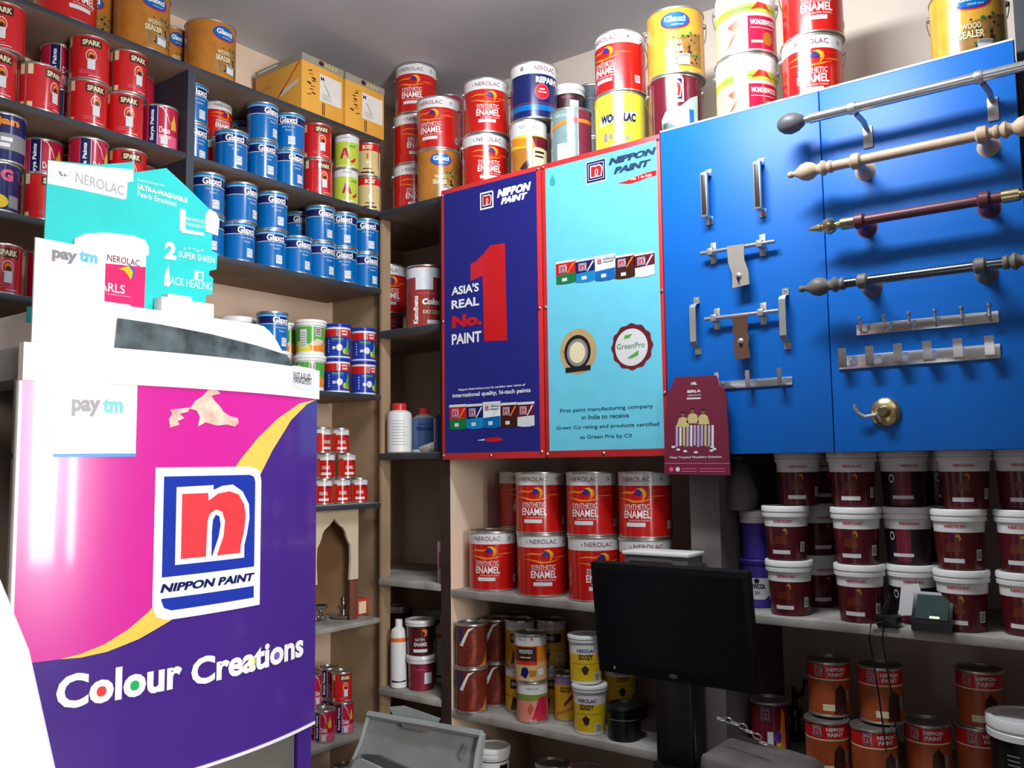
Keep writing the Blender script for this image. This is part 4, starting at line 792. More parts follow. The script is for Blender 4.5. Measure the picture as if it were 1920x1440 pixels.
TK = {  # kind: (builder, R, H, bands from the base up, artwork, extra)
 'glaxci': ('t', .0525, .133, [(.67, BLUE), (.89, NAVY), (1, LBLUE)], L_glaxci, {}),
 'spark': ('t', .053, .133, [(1, RED)], L_spark, {}),
 'surya': ('t', .052, .133, [(1, CRIM)], L_surya, {}),
 'surya5': ('t', .036, .108, [(.3, PINK), (1, CRIM)], L_surya, {}),
 'spark5': ('t', .036, .108, [(1, RED)], L_spark, {}),
 'nero1': ('t', .0535, .133, [(.77, NRED), (1, OFFW)], L_nerolac, {}),
 'nero4': ('t', .0815, .2, [(.785, NRED), (1, OFFW)], L_nerolac, {'ear': True}),
 'nero4b': ('t', .0815, .2, [(.785, NRED), (1, OFFW)], L_nerolac, {}),
 'small': ('t', .033, .092, [(.72, NRED), (1, OFFW)], L_small, {}),
 'sealer': ('t', .081, .195, [(1, GOLD)], L_sealer, {}),
 'sealerL': ('t', .0875, .21, [(1, M('amber_print', (222, 166, 60), G, 0, .08, 30))], L_sealer, {'ear': True}),
 'sealer2': ('t', .052, .19, [(1, GOLD)], L_sealer, {}),
 'lime': ('t', .0465, .133, [(.78, LIME), (1, OFFW)], L_lime, {}),
 'boss': ('t', .0455, .133, [(.75, M('sand_print', (214, 192, 136), G)), (.96, RED), (1, CREAM)], L_boss, {}),
 'repaint': ('t', .0815, .2, [(.78, NAVY), (1, OFFW)], L_repaint, {}),
 'primer': ('t', .063, .2, [(.5, GOLD), (.72, YEL), (1, OFFW)], L_primer, {}),
 'shine': ('t', .068, .2, [(1, GTEAL)], L_shine, {}),
 'woodlac': ('t', .0815, .2, [(1, LEMON)], L_woodlac, {}),
 'nippmar': ('t', .0815, .2, [(1, MAROON)], L_nippmar, {'ear': True}),
 'hardw': ('t', .087, .2, [(.74, M('peach_pale', (240, 214, 190), G)), (1, WHITE)], L_hardwood, {'ear': True}),
 'darktin': ('t', .075, .2, [(1, M('slate_print', (70, 84, 98), .4))], L_dark, {}),
 'nipmini': ('t', .06, .178, [(1, M('rose_print', (160, 50, 80), G))], L_nipmini, {}),
 'kamd': ('t', .074, .235, [(1, M('brick_print', (158, 58, 48), G, 0, .05))], L_kamd, {}),
 'dots': ('t', .07, .10, [(1, MAROON)], L_dots, {}),
 'stain': ('t', .0535, .145, [(1, M('stain_brown', (116, 44, 30), .3, 0, .2, 40))], L_stain, {}),
 'ywood': ('t', .05, .15, [(.78, M('mustard_print', (216, 164, 36), .3)), (1, OFFW)], L_ywood, {}),
 'wtech': ('t', .0535, .15, [(.42, M('peach_wood', (222, 180, 120), .3)), (.76, ORANGE), (1, OFFW)], L_wtech, {}),
 'pinkt': ('t', .051, .128, [(.7, M('salmon_print', (226, 140, 120), .3)), (1, OFFW)], L_pinktin, {}),
 'odpur': ('t', .04, .145, [(.78, M('mustard_print', (216, 164, 36), .3)), (1, M('lilac_print', (160, 120, 180), .3))], L_odpurple, {}),
 'nipred': ('t', .055, .14, [(1, M('rust_orange', (176, 84, 44), .35, 0, .12, 30))], L_nipred, {}),
 'multi': ('t', .052, .14, [(1, MAROON)], L_multi, {}),
 'njan': ('t', .055, .133, [(1, NAVY)], L_njan, {}), 'gtin': ('t', .055, .133, [(1, NAVY)], L_g, {}),
 'crim': ('t', .0535, .133, [(1, CRIM)], lambda d: d.rect(-2.2, .05, -2.1, .95, CREAM, 1), {}),
 'nipg': ('p', .053, .125, [(.10, PLW), (.8, GREEN), (1, PLW)], L_nipgreen, {'lidm': PLW, 'r0': .92}),
 'nipgl': ('p', .06, .125, [(.3, PLW), (.7, LIME), (1, PLW)], L_green_lid, {'lidm': PLW, 'r0': .92, 'lidh': .3}),
 'nipb': ('p', .047, .125, [(.05, PLW), (.62, NROYAL), (.84, RED), (1, PLW)], L_nipblue, {'lidm': NROYAL, 'r0': .98, 'lidh': .1}),
 'whitep': ('p', .057, .125, [(1, PLW)], L_dark, {'lidm': PLW, 'r0': .9}),
 'satin': ('p', .051, .125, [(1, DMAR)], L_satin, {'lidm': OFFW, 'r0': .92, 'lidh': .17}),
 'plainm': ('p', .049, .122, [(1, M('raspberry_plastic', (132, 34, 56), .35, 0, .05))], L_plain, {'lidm': OFFW, 'r0': .93, 'lidh': .22}),
 'goody': ('p', .052, .147, [(.06, PLW), (.62, YEL), (1, PLW)], L_goody, {'lidm': PLW, 'r0': .93, 'lidh': .14}),
 'bwpail': ('p', .056, .155, [(1, PLW)], L_bwpail, {'lidm': PLW, 'r0': .95, 'lidh': .2}),
 'nippink': ('p', .056, .155, [(1, M('dusty_pink', (196, 140, 150), .4))], L_nippink, {'lidm': M('pink_lid', (206, 176, 180), .4), 'r0': .95, 'lidh': .14}),
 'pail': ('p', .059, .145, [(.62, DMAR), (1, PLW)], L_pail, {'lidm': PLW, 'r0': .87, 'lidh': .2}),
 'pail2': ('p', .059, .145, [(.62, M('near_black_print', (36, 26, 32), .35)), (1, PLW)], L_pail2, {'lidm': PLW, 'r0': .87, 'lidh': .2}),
 'fev': ('p', .045, .135, [(1, M('violet_plastic', (70, 56, 160), .4))], L_fev, {'lidm': M('violet_plastic', (70, 56, 160), .4), 'r0': .95, 'lidh': .1}),
 'fevw': ('p', .045, .135, [(.75, M('violet_plastic', (70, 56, 160), .4)), (1, PLW)], lambda d: None, {'lidm': PLW, 'r0': .95, 'lidh': .25}),
 'tub': ('p', .052, .10, [(1, BLKP)], lambda d: d.rect(-1, .62, 1, .64, GREYP, 1), {'lidm': BLKP, 'r0': .94, 'lidh': .2}),
 'bpail': ('p', .085, .21, [(1, BLKP)], L_blackpail, {'lidm': PLW, 'r0': .88, 'lidh': .22}),
 'mlid': ('p', .05, .12, [(1, DMAR)], L_plain, {'lidm': M('pale_rose_lid', (190, 160, 164), .4), 'r0': .93, 'lidh': .2}),
 'wlid': ('p', .055, .12, [(1, M('dim_maroon', (60, 30, 34), .4))], L_plain, {'lidm': PLW, 'r0': .92, 'lidh': .3}),
 'mlid4': ('p', .075, .2, [(1, MAROON)], L_plain, {'lidm': M('pale_rose_lid', (190, 160, 164), .4), 'r0': .95, 'lidh': .1}),
}
def tin(kind, shelf, xc, z, inset=None, t=0, label='', lvl=None, grp=None, dz=0):
    """a tin whose axis is seen at photo column xc, on a shelf (z None) or resting at height z above the shelf"""
    k = TK[kind]; R, H = k[1], k[2]
    ax, v, z0 = SH[shelf]; ins = (R+.008) if inset is None else inset
    zz = z0+.0003+(z or 0)
    p = colpt(ax, v-ins if ax == 'X' else v+ins, zz+H*.5, xc); loc = Vector((p.x, p.y, zz))
    rz = math.atan2(-p.y, -p.x)+PI/2+R_(t)*1.0
    cat = 'paint pail' if k[0] == 'p' else 'paint tin'
    nm_ = 'paint_pail' if k[0] == 'p' else 'paint_tin'
    if kind not in PROTO:
        r = thing(nm_, label, cat, loc, rz, grp)
        ps = parts_tin(kind, R, H, k[3], k[4], **k[5]) if k[0] == 't' else parts_pail(kind, R, H, k[3], k[4], **k[5])
        for _, o, pa in ps: o.parent = pa or r
        PROTO[kind] = (r, [o for _, o, pa in ps if not pa])
    else:
        src, ch = PROTO[kind]; r = src.copy(); COL.objects.link(r); r.location = loc; r.rotation_euler = (0, 0, rz); tag(r, label, cat, grp)
        for o in ch:
            c = o.copy(); COL.objects.link(c); c.parent = r
            for g in o.children: e = g.copy(); COL.objects.link(e); e.parent = c
    if grp: r['group'] = grp
    return r
gB, gR, gC, gN, gS, gP = 'blue litre tins', 'red tins with a dark name box', 'crimson tins with a navy spine', 'red enamel tins with white top band', 'brown sealer tins', 'maroon pails with white lids'
BL = 'left bay, second shelf from top'
# --- left shelves, top slab
tin('nero4b', 'S0', 124, 0, .09, 30, 'red tin cut by the top edge above the red name-box tins', grp=gN)
tin('sealer', 'S0', 170, 0, .225, -10, 'dim brown tin in shade behind the red one at upper left edge', grp=gS)
tin('sealer', 'S0', 266, 0, .085, 22, 'brown tin with price sticker cut by the photo top, top slab', grp=gS)
tin('sealer2', 'S0', 318, 0, .21, 20, 'dark brown tin in the gap behind two brown tins, top slab', grp=gS)
tin('sealer', 'S0', 394, 0, .095, 28, 'brown tin with blue oval nearest the yellow cartons, top slab', grp=gS)
# --- left bay, shelf S1
h = .1335
tin('spark', 'S1', -12, 0, None, 20, f'red name-box tin at photo left edge, bottom one, {BL}', grp=gR)
tin('spark', 'S1', 6, h, None, -6, f'red name-box tin at photo left edge, top one, {BL}', grp=gR)
tin('spark', 'S1', 72, 0, None, 48, f'single red tin turned to show its silver seam, {BL}', grp=gR)
tin('surya', 'S1', 112, 0, .18, 20, 'crimson tin squeezed behind the seam-side red tin, second shelf', grp=gC)
tin('surya', 'S1', 112, .1335, .18, 12, 'crimson tin with navy spine showing above the seam-side red tin', grp=gC)
tin('spark', 'S1', 164, 0, None, 24, f'red name-box tin under the straight-facing one, middle stack, {BL}', grp=gR)
tin('spark', 'S1', 168, h, None, 4, 'red name-box tin facing straight out, highest left of the divider', grp=gR)
tin('spark', 'S1', 233, 0, None, 14, 'red name-box tin between stacked reds and the crimson spine tin, lower', grp=gR)
tin('spark', 'S1', 240, h, None, 34, 'red name-box tin, upper of the stack just left of crimson tins', grp=gR)
tin('surya', 'S1', 256, 0, .19, 10, 'crimson tin at the back, under the one with the yellow temple', grp=gC)
tin('surya', 'S1', 256, .1335, .19, -32, 'crimson tin with yellow temple picture behind the spine tin', grp=gC)
tin('surya', 'S1', 300, 0, None, 2, 'crimson tin with upright navy spine nearest the divider, second shelf', grp=gC)
# --- left bay, S2
tin('gtin', 'S2', -8, 0, None, 15, 'navy tin with a pink letter at photo left edge, third shelf', grp='navy tins')
tin('njan', 'S2', 4, .1335, None, 2, 'navy tin with orange lettering at photo left edge, third shelf', grp='navy tins')
tin('spark', 'S2', 80, 0, None, 26, 'red name-box tin half behind the teal stand, third shelf', grp=gR)
tin('surya', 'S2', 80, 0, .168, 10, 'crimson tin hidden behind the red tin beside the teal stand', grp=gC)
tin('surya', 'S2', 80, .1335, .168, 4, 'crimson tin peeping over the red tin left of the teal stand', grp=gC)
tin('crim', 'S2', 126, 0, .25, 0, 'plain crimson tin low behind the teal stand, third shelf', grp=gC)
tin('crim', 'S2', 126, .1335, .25, 0, 'plain crimson tin side showing left of the tall spine tin, third shelf', grp=gC)
tin('surya', 'S2', 165, 0, None, 10, 'crimson spine tin hidden behind the white heading of the teal stand', grp=gC)
tin('surya', 'S2', 165, .1335, None, 18, 'crimson tin with navy spine rising above the white stand heading', grp=gC)
tin('spark', 'S2', 238, 0, None, 10, 'red name-box tin hidden behind the teal stand, third shelf', grp=gR)
tin('spark', 'S2', 238, h, None, 14, 'red name-box tin rising over the right end of the stand heading', grp=gR)
tin('surya', 'S2', 260, 0, .16, 0, 'crimson tin behind the teal right panel, bottom, third shelf', grp=gC)
tin('surya', 'S2', 260, .1335, .16, -10, 'crimson tin with white arc peeping right of the stand heading', grp=gC)
tin('spark', 'L3', -2, 0, None, 22, 'red name-box tin at photo left edge level with the payment card top', grp=gR)
tin('surya', 'L3', 86, 0, None, 6, 'crimson spine tin squeezed beside the payment card', grp=gC)
tin('mlid4', 'L4', 44, 0, .10, 0, 'maroon tin with pale lid band above the machine left corner', grp='pale-lidded tins')
# --- right bay, S1
tin('glaxci', 'S1', 358, 0, .11, 30, 'blue tin half hidden by the divider, bottom, second shelf right bay', grp=gB)
tin('glaxci', 'S1', 358, .1335, .11, 30, 'blue tin half hidden by the divider, top, second shelf right bay', grp=gB)
tin('nero1', 'S1', 403, 0, .178, 30, 'red white-banded tin, lower of the stack behind the first blue tins', grp=gN)
tin('nero1', 'S1', 404, .1335, .178, 30, 'red white-banded tin, upper of the stack behind the first blue tins', grp=gN)
tin('glaxci', 'S1', 434, 0, None, 14, 'single blue tin standing in front of red tins, second shelf', grp=gB)
tin('glaxci', 'S1', 456, 0, .25, 10, 'blue tin hidden at the back right of the red stack, bottom', grp=gB)
tin('glaxci', 'S1', 455, .1335, .25, -10, 'blue tin at the back just right of the red white-banded stack', grp=gB)
S = 'second shelf'
tin('glaxci', 'S1', 491, 0, None, 22, f'blue tin, lower of stack right of the single blue tin, {S}', grp=gB)
tin('glaxci', 'S1', 492, .1335, None, 42, f'blue tin, upper of stack right of the single blue tin, {S}', grp=gB)
tin('glaxci', 'S1', 541, 0, None, 36, f'blue tin, lower of stack touching the red name-box pair, {S}', grp=gB)
tin('glaxci', 'S1', 543, .1335, None, -4, f'blue tin, upper of stack touching the red name-box pair, {S}', grp=gB)
tin('spark', 'S1', 595, 0, None, 28, 'red name-box tin between blue and lime tins, lower', grp=gR)
tin('spark', 'S1', 594, h, None, 22, 'red name-box tin between blue and lime tins, upper', grp=gR)
tin('lime', 'S1', 648, 0, None, 6, 'lime green tin with red logo, lower of the pair', grp='lime tins')
tin('lime', 'S1', 650, h, None, -8, 'lime green tin with red logo, upper of the pair', grp='lime tins')
tin('boss', 'S1', 692, 0, None, 4, 'sand coloured tin with red name band, lower of the pair', grp='sand tins')
tin('boss', 'S1', 691, h, None, -6, 'sand coloured tin with red name band, upper of the pair', grp='sand tins')
# --- right bay, S2: the double row of blue tins
for i, (x0, x1, t0, t1) in enumerate(((388, 389, 10, 18), (447, 452, 32, 46), (507, 510, 22, 22), (556, None, 34, 0), (601, 600, 36, 30), (643, 643, 8, 6), (684, 685, 34, 14))):
    wh = ['left end stack behind the teal arrow', 'second stack from left', 'third stack from left', 'spot left of the small gap', 'stack just right of the small gap', 'second stack from the right end', 'stack at the right end'][i]
    tin('glaxci', 'S2', x0, 0, None, t0, f'blue tin, lower, {wh}, third shelf of left wall', grp=gB)
    if x1: tin('glaxci', 'S2', x1, .1335, None, t1, f'blue tin, upper, {wh}, third shelf of left wall', grp=gB)
tin('glaxci', 'S2', 563, 0, .18, 0, 'blue tin hidden at the back of the gap, lower, third shelf', grp=gB)
tin('glaxci', 'S2', 562, .1335, .18, 10, 'blue tin set back in the small gap, upper, third shelf', grp=gB)
# --- S3 pails
gW = 'white and green pails'
tin('nipgl', 'S3', 446, 0, .20, 10, 'lime pail hidden behind the white hood, bottom', grp=gW)
tin('nipgl', 'S3', 446, .1255, .20, 10, 'white-lidded lime pail peeping over the white hood', grp=gW)
tin('whitep', 'S3', 512, 0, None, 0, 'white pail showing its rim under the lone blue tin', grp=gW)
tin('glaxci', 'S3', 510, .1255, .064, 38, 'lone blue tin on a white pail beside the white hood', grp=gB)
tin('nipg', 'S3', 541, 0, .18, -30, 'green pail in the back gap by the lone blue tin, lower', grp=gW)
tin('nipg', 'S3', 541, .1255, .18, -30, 'green pail in the back gap by the lone blue tin, upper', grp=gW)
tin('nipg', 'S3', 581, 0, None, -4, 'white-lidded green pail beside blue pails, lower of two', grp=gW)
tin('nipg', 'S3', 582, .1255, None, 20, 'white-lidded green pail beside blue pails, upper of two', grp=gW)
for x, z, t, wh in ((632, 0, 6, 'lower left'), (633, .1255, 2, 'upper left'), (681, 0, 24, 'lower right'), (681, .1255, 12, 'upper right')):
    tin('nipb', 'S3', x, z, None, t, f'blue and red pail, {wh} of the square of four', grp='blue and red pails')
# --- S4 small red tins
for x, z, t, wh in ((606, 0, 4, 'bottom row, left'), (640, 0, 12, 'bottom row, middle'), (673, 0, 8, 'bottom row, right'), (611, .0925, 2, 'middle row, left'), (650, .0925, 20, 'middle row, right'), (603, .185, 40, 'top row, left'), (638, .185, 12, 'top row, right')):
    tin('small', 'S4', x, z, .10, t, f'small red tin with white band, {wh} of the pyramid of seven', grp='small red tins')
# --- S6 half-litre tins
g5 = 'small pink and red tins'
for x, z, t, k, wh, ins in ((584, 0, 30, 'surya5', 'lower of the stack cut by the machine edge', .13), (583, .1085, 30, 'surya5', 'upper of the stack cut by the machine edge', .13),
    (616, 0, 4, 'surya5', 'lower of the back stack with dark spines', .165), (616, .1085, 2, 'surya5', 'upper of the back stack with dark spines', .165),
    (608, 0, -14, 'surya5', 'with grey lid at the very front', .055), (644, 0, 2, 'surya5', 'under the red name-box one', .075)):
    tin(k, 'S6', x, z, ins, t, f'small crimson tin, {wh}, low left shelf', grp=g5)
tin('spark5', 'S6', 641, .1085, .075, 22, 'small red name-box tin topping the front stack, low left shelf', grp=g5)
tin('surya5', 'S7', 646, .1335, .06, 0, 'dim crimson tin in the dark lowest left shelf, right one', grp=g5)
tin('surya5', 'S7', 588, .1335, .06, 0, 'dim crimson tin in the dark lowest left shelf, left one', grp=g5)
for x, wh in ((646, 'right'), (588, 'left')): tin('crim', 'S7', x, 0, .06, 0, f'hidden crimson tin under the {wh} dim tin, lowest left shelf', grp=gC)

# --- tins on the top ledge over posters and boards
gT = 'big tins on the top ledge'
def col(spec): 
    for k, x, z, ins, t, l in spec: tin(k, 'N1', x, z, ins, t, l, grp=gT)
H2 = .2005
col([('nero4', 776, 0, .16, 8, 'big red tin, bottom of the left back stack of three, top ledge'), ('nero4', 777, H2, .16, 10, 'big red tin, middle of the left back stack of three, top ledge'), ('nero4', 780, 2*H2, .16, -12, 'big red tin touching the ceiling, top of the left back stack'),
     ('sealer', 823, 0, .0905, 0, 'brown tin with blue oval above the navy poster'), ('nero4', 822, .1955, .0905, -22, 'big red tin standing on the brown tin above the navy poster'),
     ('nipmini', 842, 0, .33, 0, 'rose tin hidden at the back, bottom, behind the brown tin'), ('nipmini', 842, .1785, .33, 0, 'rose tin hidden at the back, middle, behind the red tins'), ('nipmini', 842, .357, .33, 0, 'rose tin with square logo peeping between two red stacks'),
     ('nero4', 909, 0, .09, 12, 'big red tin, lower, over the right half of the navy poster'), ('nero4', 912, H2, .09, 4, 'big red tin, upper, over the right half of the navy poster'),
     ('primer', 992, 0, .075, -2, 'slim ochre and brown tin under the navy tin, top ledge'), ('repaint', 1001, H2, .096, 14, 'navy tin with white top band, above the poster gap'),
     ('shine', 1071, 0, .085, 4, 'grey-teal tin with plum side panel over the cyan poster'), ('wlid', 1066, 0, .225, 0, 'tin hidden behind the grey-teal one, top ledge'), ('wlid', 1066, .1205, .225, 0, 'white-lidded tin behind the grey-teal one, middle of its pile'), ('wlid', 1066, .241, .225, 0, 'small white-lidded tin peeping over the grey-teal one'),
     ('darktin', 1112, 0, .37, 0, 'slate tin hidden behind the yellow tin, bottom'), ('darktin', 1112, H2, .37, 0, 'dark slate tin peeping out behind the yellow tin'),
     ('woodlac', 1163, 0, .09, -4, 'lemon yellow tin under a red tin over the cyan poster'), ('nero4', 1163, H2, .09, -38, 'big red tin standing on the lemon yellow tin'),
     ('nippmar', 1266, 0, .09, 2, 'maroon tin with square n logo under the amber tin'), ('sealerL', 1267, H2, .095, -6, 'amber spotted tin standing on the maroon logo tin'),
     ('hardw', 1400, 0, .10, 4, 'white lime and red tin with wire handle, lower of two'), ('hardw', 1398, H2, .10, 4, 'white lime and red tin cut by the top edge, upper of two'),
     ('nero4', 1524, 0, .10, 0, 'big red tin half sunk behind the blue board edge'), ('nero4', 1523, H2, .10, 8, 'big red tin, upper, near the bare wall above the blue board'),
     ('sealerL', 1816, 0, .11, 2, 'big amber spotted tin alone at the top right corner')])
# --- corner niche
tin('nero4b', 'N2', 724, .1005, .2, 10, 'red white-banded tin deep in the niche beside the brick-red tin', grp=gN)
tin('dots', 'N2', 724, 0, .2, 0, 'dark maroon dotted tin under the red tin in the niche', grp='niche tins')
tin('kamd', 'N2', 799, 0, .10, 6, 'tall brick-red tin with vertical white lettering in the corner niche', grp='niche tins')
tin('plainm', 'N5', 790, 0, .085, 8, 'raspberry pail with blank sticker at the bottom of the corner niche', grp='niche pails')
tin('satin', 'N5', 788, .1225, .085, 4, 'dark maroon pail standing on the raspberry pail in the niche', grp='niche pails')
tin('mlid', 'N5', 750, 0, .30, 0, 'maroon pail at the niche back, bottom of two', grp='niche pails')
tin('mlid', 'N5', 750, .1205, .30, 0, 'maroon pale-lidded pail behind the white bottle, upper of two', grp='niche pails')
tin('wlid', 'N5', 822, 0, .33, 0, 'white-lidded pail deep in the niche bottom, lower', grp='niche pails')
tin('wlid', 'N5', 820, .1205, .33, 0, 'white-lidded pail deep in the niche, right of the maroon pail', grp='niche pails')
tin('wlid', 'N6', 788, .12, .09, 0, 'white-lidded pail just under the lowest niche slab', grp='niche pails'); tin('wlid', 'N6', 790, -.0005, .09, 0, 'pail hidden behind the grey metal box, niche bottom', grp='niche pails')
tin('wlid', 'N6', 744, .12, .16, 0, 'small white lid in the dark under the niche, left one', grp='niche pails'); tin('wlid', 'N6', 744, 0, .16, 0, 'pail hidden under the left white lid in the niche bottom', grp='niche pails')
# --- middle recess
gM = 'big red tins in the recess'
for x, z, ins, t, l in ((924, 0, .10, -14, 'big red tin at the left end, alone at the front of the recess'), (1016, 0, .09, 4, 'big red tin, lower, second from left in the recess'), (1114, 0, .09, 12, 'big red tin, lower, its right side behind the monitor'), (1212, 0, .10, 6, 'big red tin showing only its white band over the monitor'),
    (976, 0, .29, 6, 'big red tin hidden at the recess back, bottom'), (978, H2, .28, 10, 'big red tin in shade at the back of the upper row'), (1013, H2, .09, -16, 'big red tin, upper row, leftmost at the front'), (1110, H2, .09, -18, 'big red tin, upper row, middle one'), (1210, H2, .10, -20, 'big red tin, upper row, right one by the brochure')):
    tin('nero4b', 'M1', x, z, ins, t, l, grp=gM)
gb = 'wood stain tins'
for x, ins, w in ((884, .04, 'left front stack'), (930, .155, 'stack set back behind the left one'), (965, .265, 'rearmost stack')):
    tin('stain', 'M2', x, 0, ins, -4, f'dark brown wood-grain tin, lower, {w}', grp=gb); tin('stain', 'M2', x, .1455, ins, -4, f'dark brown wood-grain tin, upper, {w}', grp=gb)
gy = 'yellow wood tins'
for x, ins, w in ((975, .14, 'left of the orange tin'), (1034, .2, 'right of the orange tin, further back')):
    tin('ywood', 'M2', x, 0, ins, -6, f'mustard tin, lower, {w}', grp=gy); tin('ywood', 'M2', x, .1505, ins, -6, f'mustard tin, upper, {w}', grp=gy)
tin('pinkt', 'M2', 998, 0, .064, -4, 'salmon and olive tin at the shelf front under the orange tin', grp=gy)
tin('wtech', 'M2', 995, .1285, .064, -6, 'orange tin with dark name panel on the salmon tin', grp=gy)
tin('odpur', 'M2', 1062, 0, .14, 0, 'mustard tin with lilac band between the salmon tin and yellow pails', grp=gy)
g = 'yellow pails'
tin('goody', 'M2', 1106, 0, .065, -12, 'yellow pail with white lid, lower of the stack by the monitor', grp=g)
tin('goody', 'M2', 1098, .1475, .07, 0, 'yellow pail with white lid, upper of the stack by the monitor', grp=g)
tin('goody', 'M2', 1163, .05, .24, 10, 'yellow pail peeping under the left monitor corner', grp=g)
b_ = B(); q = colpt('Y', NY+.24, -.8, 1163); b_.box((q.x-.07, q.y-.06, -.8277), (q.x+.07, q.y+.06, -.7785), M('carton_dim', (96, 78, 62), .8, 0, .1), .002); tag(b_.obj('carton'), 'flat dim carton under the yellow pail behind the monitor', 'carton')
tin('tub', 'M2', 1170, 0, .065, 0, 'black tub under the lower left monitor corner', grp='black tubs')
tin('bwpail', 'M3', 925, 0, .07, 10, 'white pail with black print right of the grey metal box, lower', grp='low shelf pails')
tin('bwpail', 'M3', 924, .1555, .07, 8, 'white pail with black print right of the grey metal box, upper', grp='low shelf pails')
tin('wtech', 'M3', 1036, 0, .065, 16, 'tin hidden at the bottom photo edge, low middle shelf', grp=gy)
tin('wtech', 'M3', 1036, .1505, .065, 16, 'orange and brown tin with silver lid at the bottom photo edge', grp=gy)
tin('nippink', 'M3', 1104, 0, .066, 0, 'dusty pink pail hidden below the frame, low middle shelf', grp='low shelf pails')
tin('nippink', 'M3', 1102, .1555, .066, 0, 'dusty pink pail with dark tick at the bottom photo edge', grp='low shelf pails')
# --- right recess
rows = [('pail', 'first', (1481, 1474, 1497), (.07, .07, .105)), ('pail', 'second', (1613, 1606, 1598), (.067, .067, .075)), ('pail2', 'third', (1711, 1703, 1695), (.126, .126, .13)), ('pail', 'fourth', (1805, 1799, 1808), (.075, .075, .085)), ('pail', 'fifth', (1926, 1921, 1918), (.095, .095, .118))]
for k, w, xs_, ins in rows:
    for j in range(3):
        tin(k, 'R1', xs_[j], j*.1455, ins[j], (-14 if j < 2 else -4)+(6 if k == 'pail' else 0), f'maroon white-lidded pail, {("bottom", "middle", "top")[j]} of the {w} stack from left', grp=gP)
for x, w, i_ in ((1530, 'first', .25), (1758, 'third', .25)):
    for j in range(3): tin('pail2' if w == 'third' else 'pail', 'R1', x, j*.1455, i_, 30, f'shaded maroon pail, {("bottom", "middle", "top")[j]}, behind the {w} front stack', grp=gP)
tin('fev', 'R1', 1421, 0, .14, -4, 'violet glue tub left of the first pail stack, lower', grp='violet tubs'); tin('fevw', 'R1', 1420, .1355, .14, 0, 'violet glue tub with white top left of the pails, upper', grp='violet tubs')
gO = 'red and orange tins on the low right shelf'
for x, z, ins, t, k, l in ((1552, 0, .07, 6, 'nipred', 'red and orange tin, lower, straight below the first pail stack'), (1555, .1405, .12, 4, 'nipred', 'red and orange tin, upper, left of the hanging cable'), (1640, 0, .07, 16, 'nipred', 'red and orange tin, lower, under the hanging cable'), (1652, .1405, .13, 8, 'nipred', 'red and orange tin, upper, under the hanging cable'),
    (1740, 0, .185, 0, 'nipred', 'red and orange tin alone set back at the low right'), (1838, 0, .23, 16, 'nipred', 'red and orange tin, lower, beside the black pail'), (1838, .1405, .23, 0, 'nipred', 'red and orange tin, upper, beside the black pail'), (1444, 0, .16, 8, 'multi', 'maroon tin with orange swoosh near the dusty sack')):
    tin(k, 'R2', x, z, ins, t, l, grp=gO)
tin('bpail', 'R2', 1932, 0, .10, 0, 'black pail with white rim at the lower right corner', grp='black pails')
# ---------------------------------------------------------------- cartons
CART = M('carton_orange', (226, 164, 62), .7, 0, .05, 8); TAPE = M('carton_grey', (150, 146, 132), .6, 0, .06); SLIP = M('paper_slip', (224, 220, 212), .6, 0, .05, 40)
def carton(y0, y1, x0, label, n):
    z0, z1 = 1.2575, 1.463; X = LX-.003
    r = thing('carton', label, 'carton', ((x0+X)/2, (y0+y1)/2, z0), 0, 'yellow cartons')
    b = B(); b.box((x0, y0, z0), (X, y1, z1), CART, .003)
    gp = rel(b.obj('box'), r)
    b = B(); b.box((x0-.0008, y0-.0008, z1-.026), (X+.0008, y1+.0008, z1+.0008), TAPE); rel(b.obj('top_band'), r)
    d = Decal(flatX(X)); w = y1-y0
    sy = y0+.42*w; d.rect(sy, z0+.055, y1-.01, z0+.155, SLIP, 1); d.text('M', sy+.005, z0+.132, sy+.02, z0+.146, BLK, 2); d.poly([(sy+.02, z0+.12), (sy+.024, z0+.12), (sy+.05, z0+.085), (sy+.045, z0+.085)], GREYP, 2)
    for k in range(4): d.rect(sy+.012, z0+.064+k*.006, sy+.05+.006*(k % 2), z0+.0655+k*.006, GREYP, 2)
    rr = random.Random(n)
    for k in range(9):
        u = y0+.10*w+rr.uniform(0, .16)*w; v = z0+.06+k*.011; d.poly([(u, v), (u+.018, v+rr.uniform(-.006, .01)), (u+.02, v+.004), (u+.002, v+.004)], BROWN, 2)
    d.rect(sy+.012, z0+.004, sy+.016, z0+.05, BROWN, 2); d.rect(sy+.02, z0+.004, sy+.024, z0+.05, BROWN, 2)
    d.ell(y0+.45*w, z1-.012, .012, .009, BROWN, 4)
    for k in range(4): d.rect(y0+(.55+.08*k)*w, z1-.018, y0+(.58+.08*k)*w, z1-.008, YEL, 4)
    if n == 1:
        f = lambda u, v, l: Vector((u, y0-l, v)); e = Decal(f)
        e.poly([(X-.008, z1-.03), (X-.018, z1-.03), (X-.16, z0+.05), (X-.15, z0+.05)], ORED, 1); e.poly([(x0+.02, z1-.014), (x0+.13, z1-.012), (x0+.13, z1-.006), (x0+.02, z1-.008)], OFFW, 5); e.rect(x0+.03, z0+.12, x0+.09, z0+.13, GOLD, 1); e.poly([(X-.12, z0+.07), (X-.02, z0+.10), (X-.02, z0+.115), (X-.12, z0+.09)], SLIP, 1)
        o = e.obj('side_print'); o.parent = gp
    o = d.obj('front_print'); o.parent = gp
carton(1.958, 2.152, -2.668, 'yellow carton with grey top band, left one, showing its side', 1)
carton(2.162, 2.362, -2.66, 'yellow carton with white slip, right one at the room corner', 2)
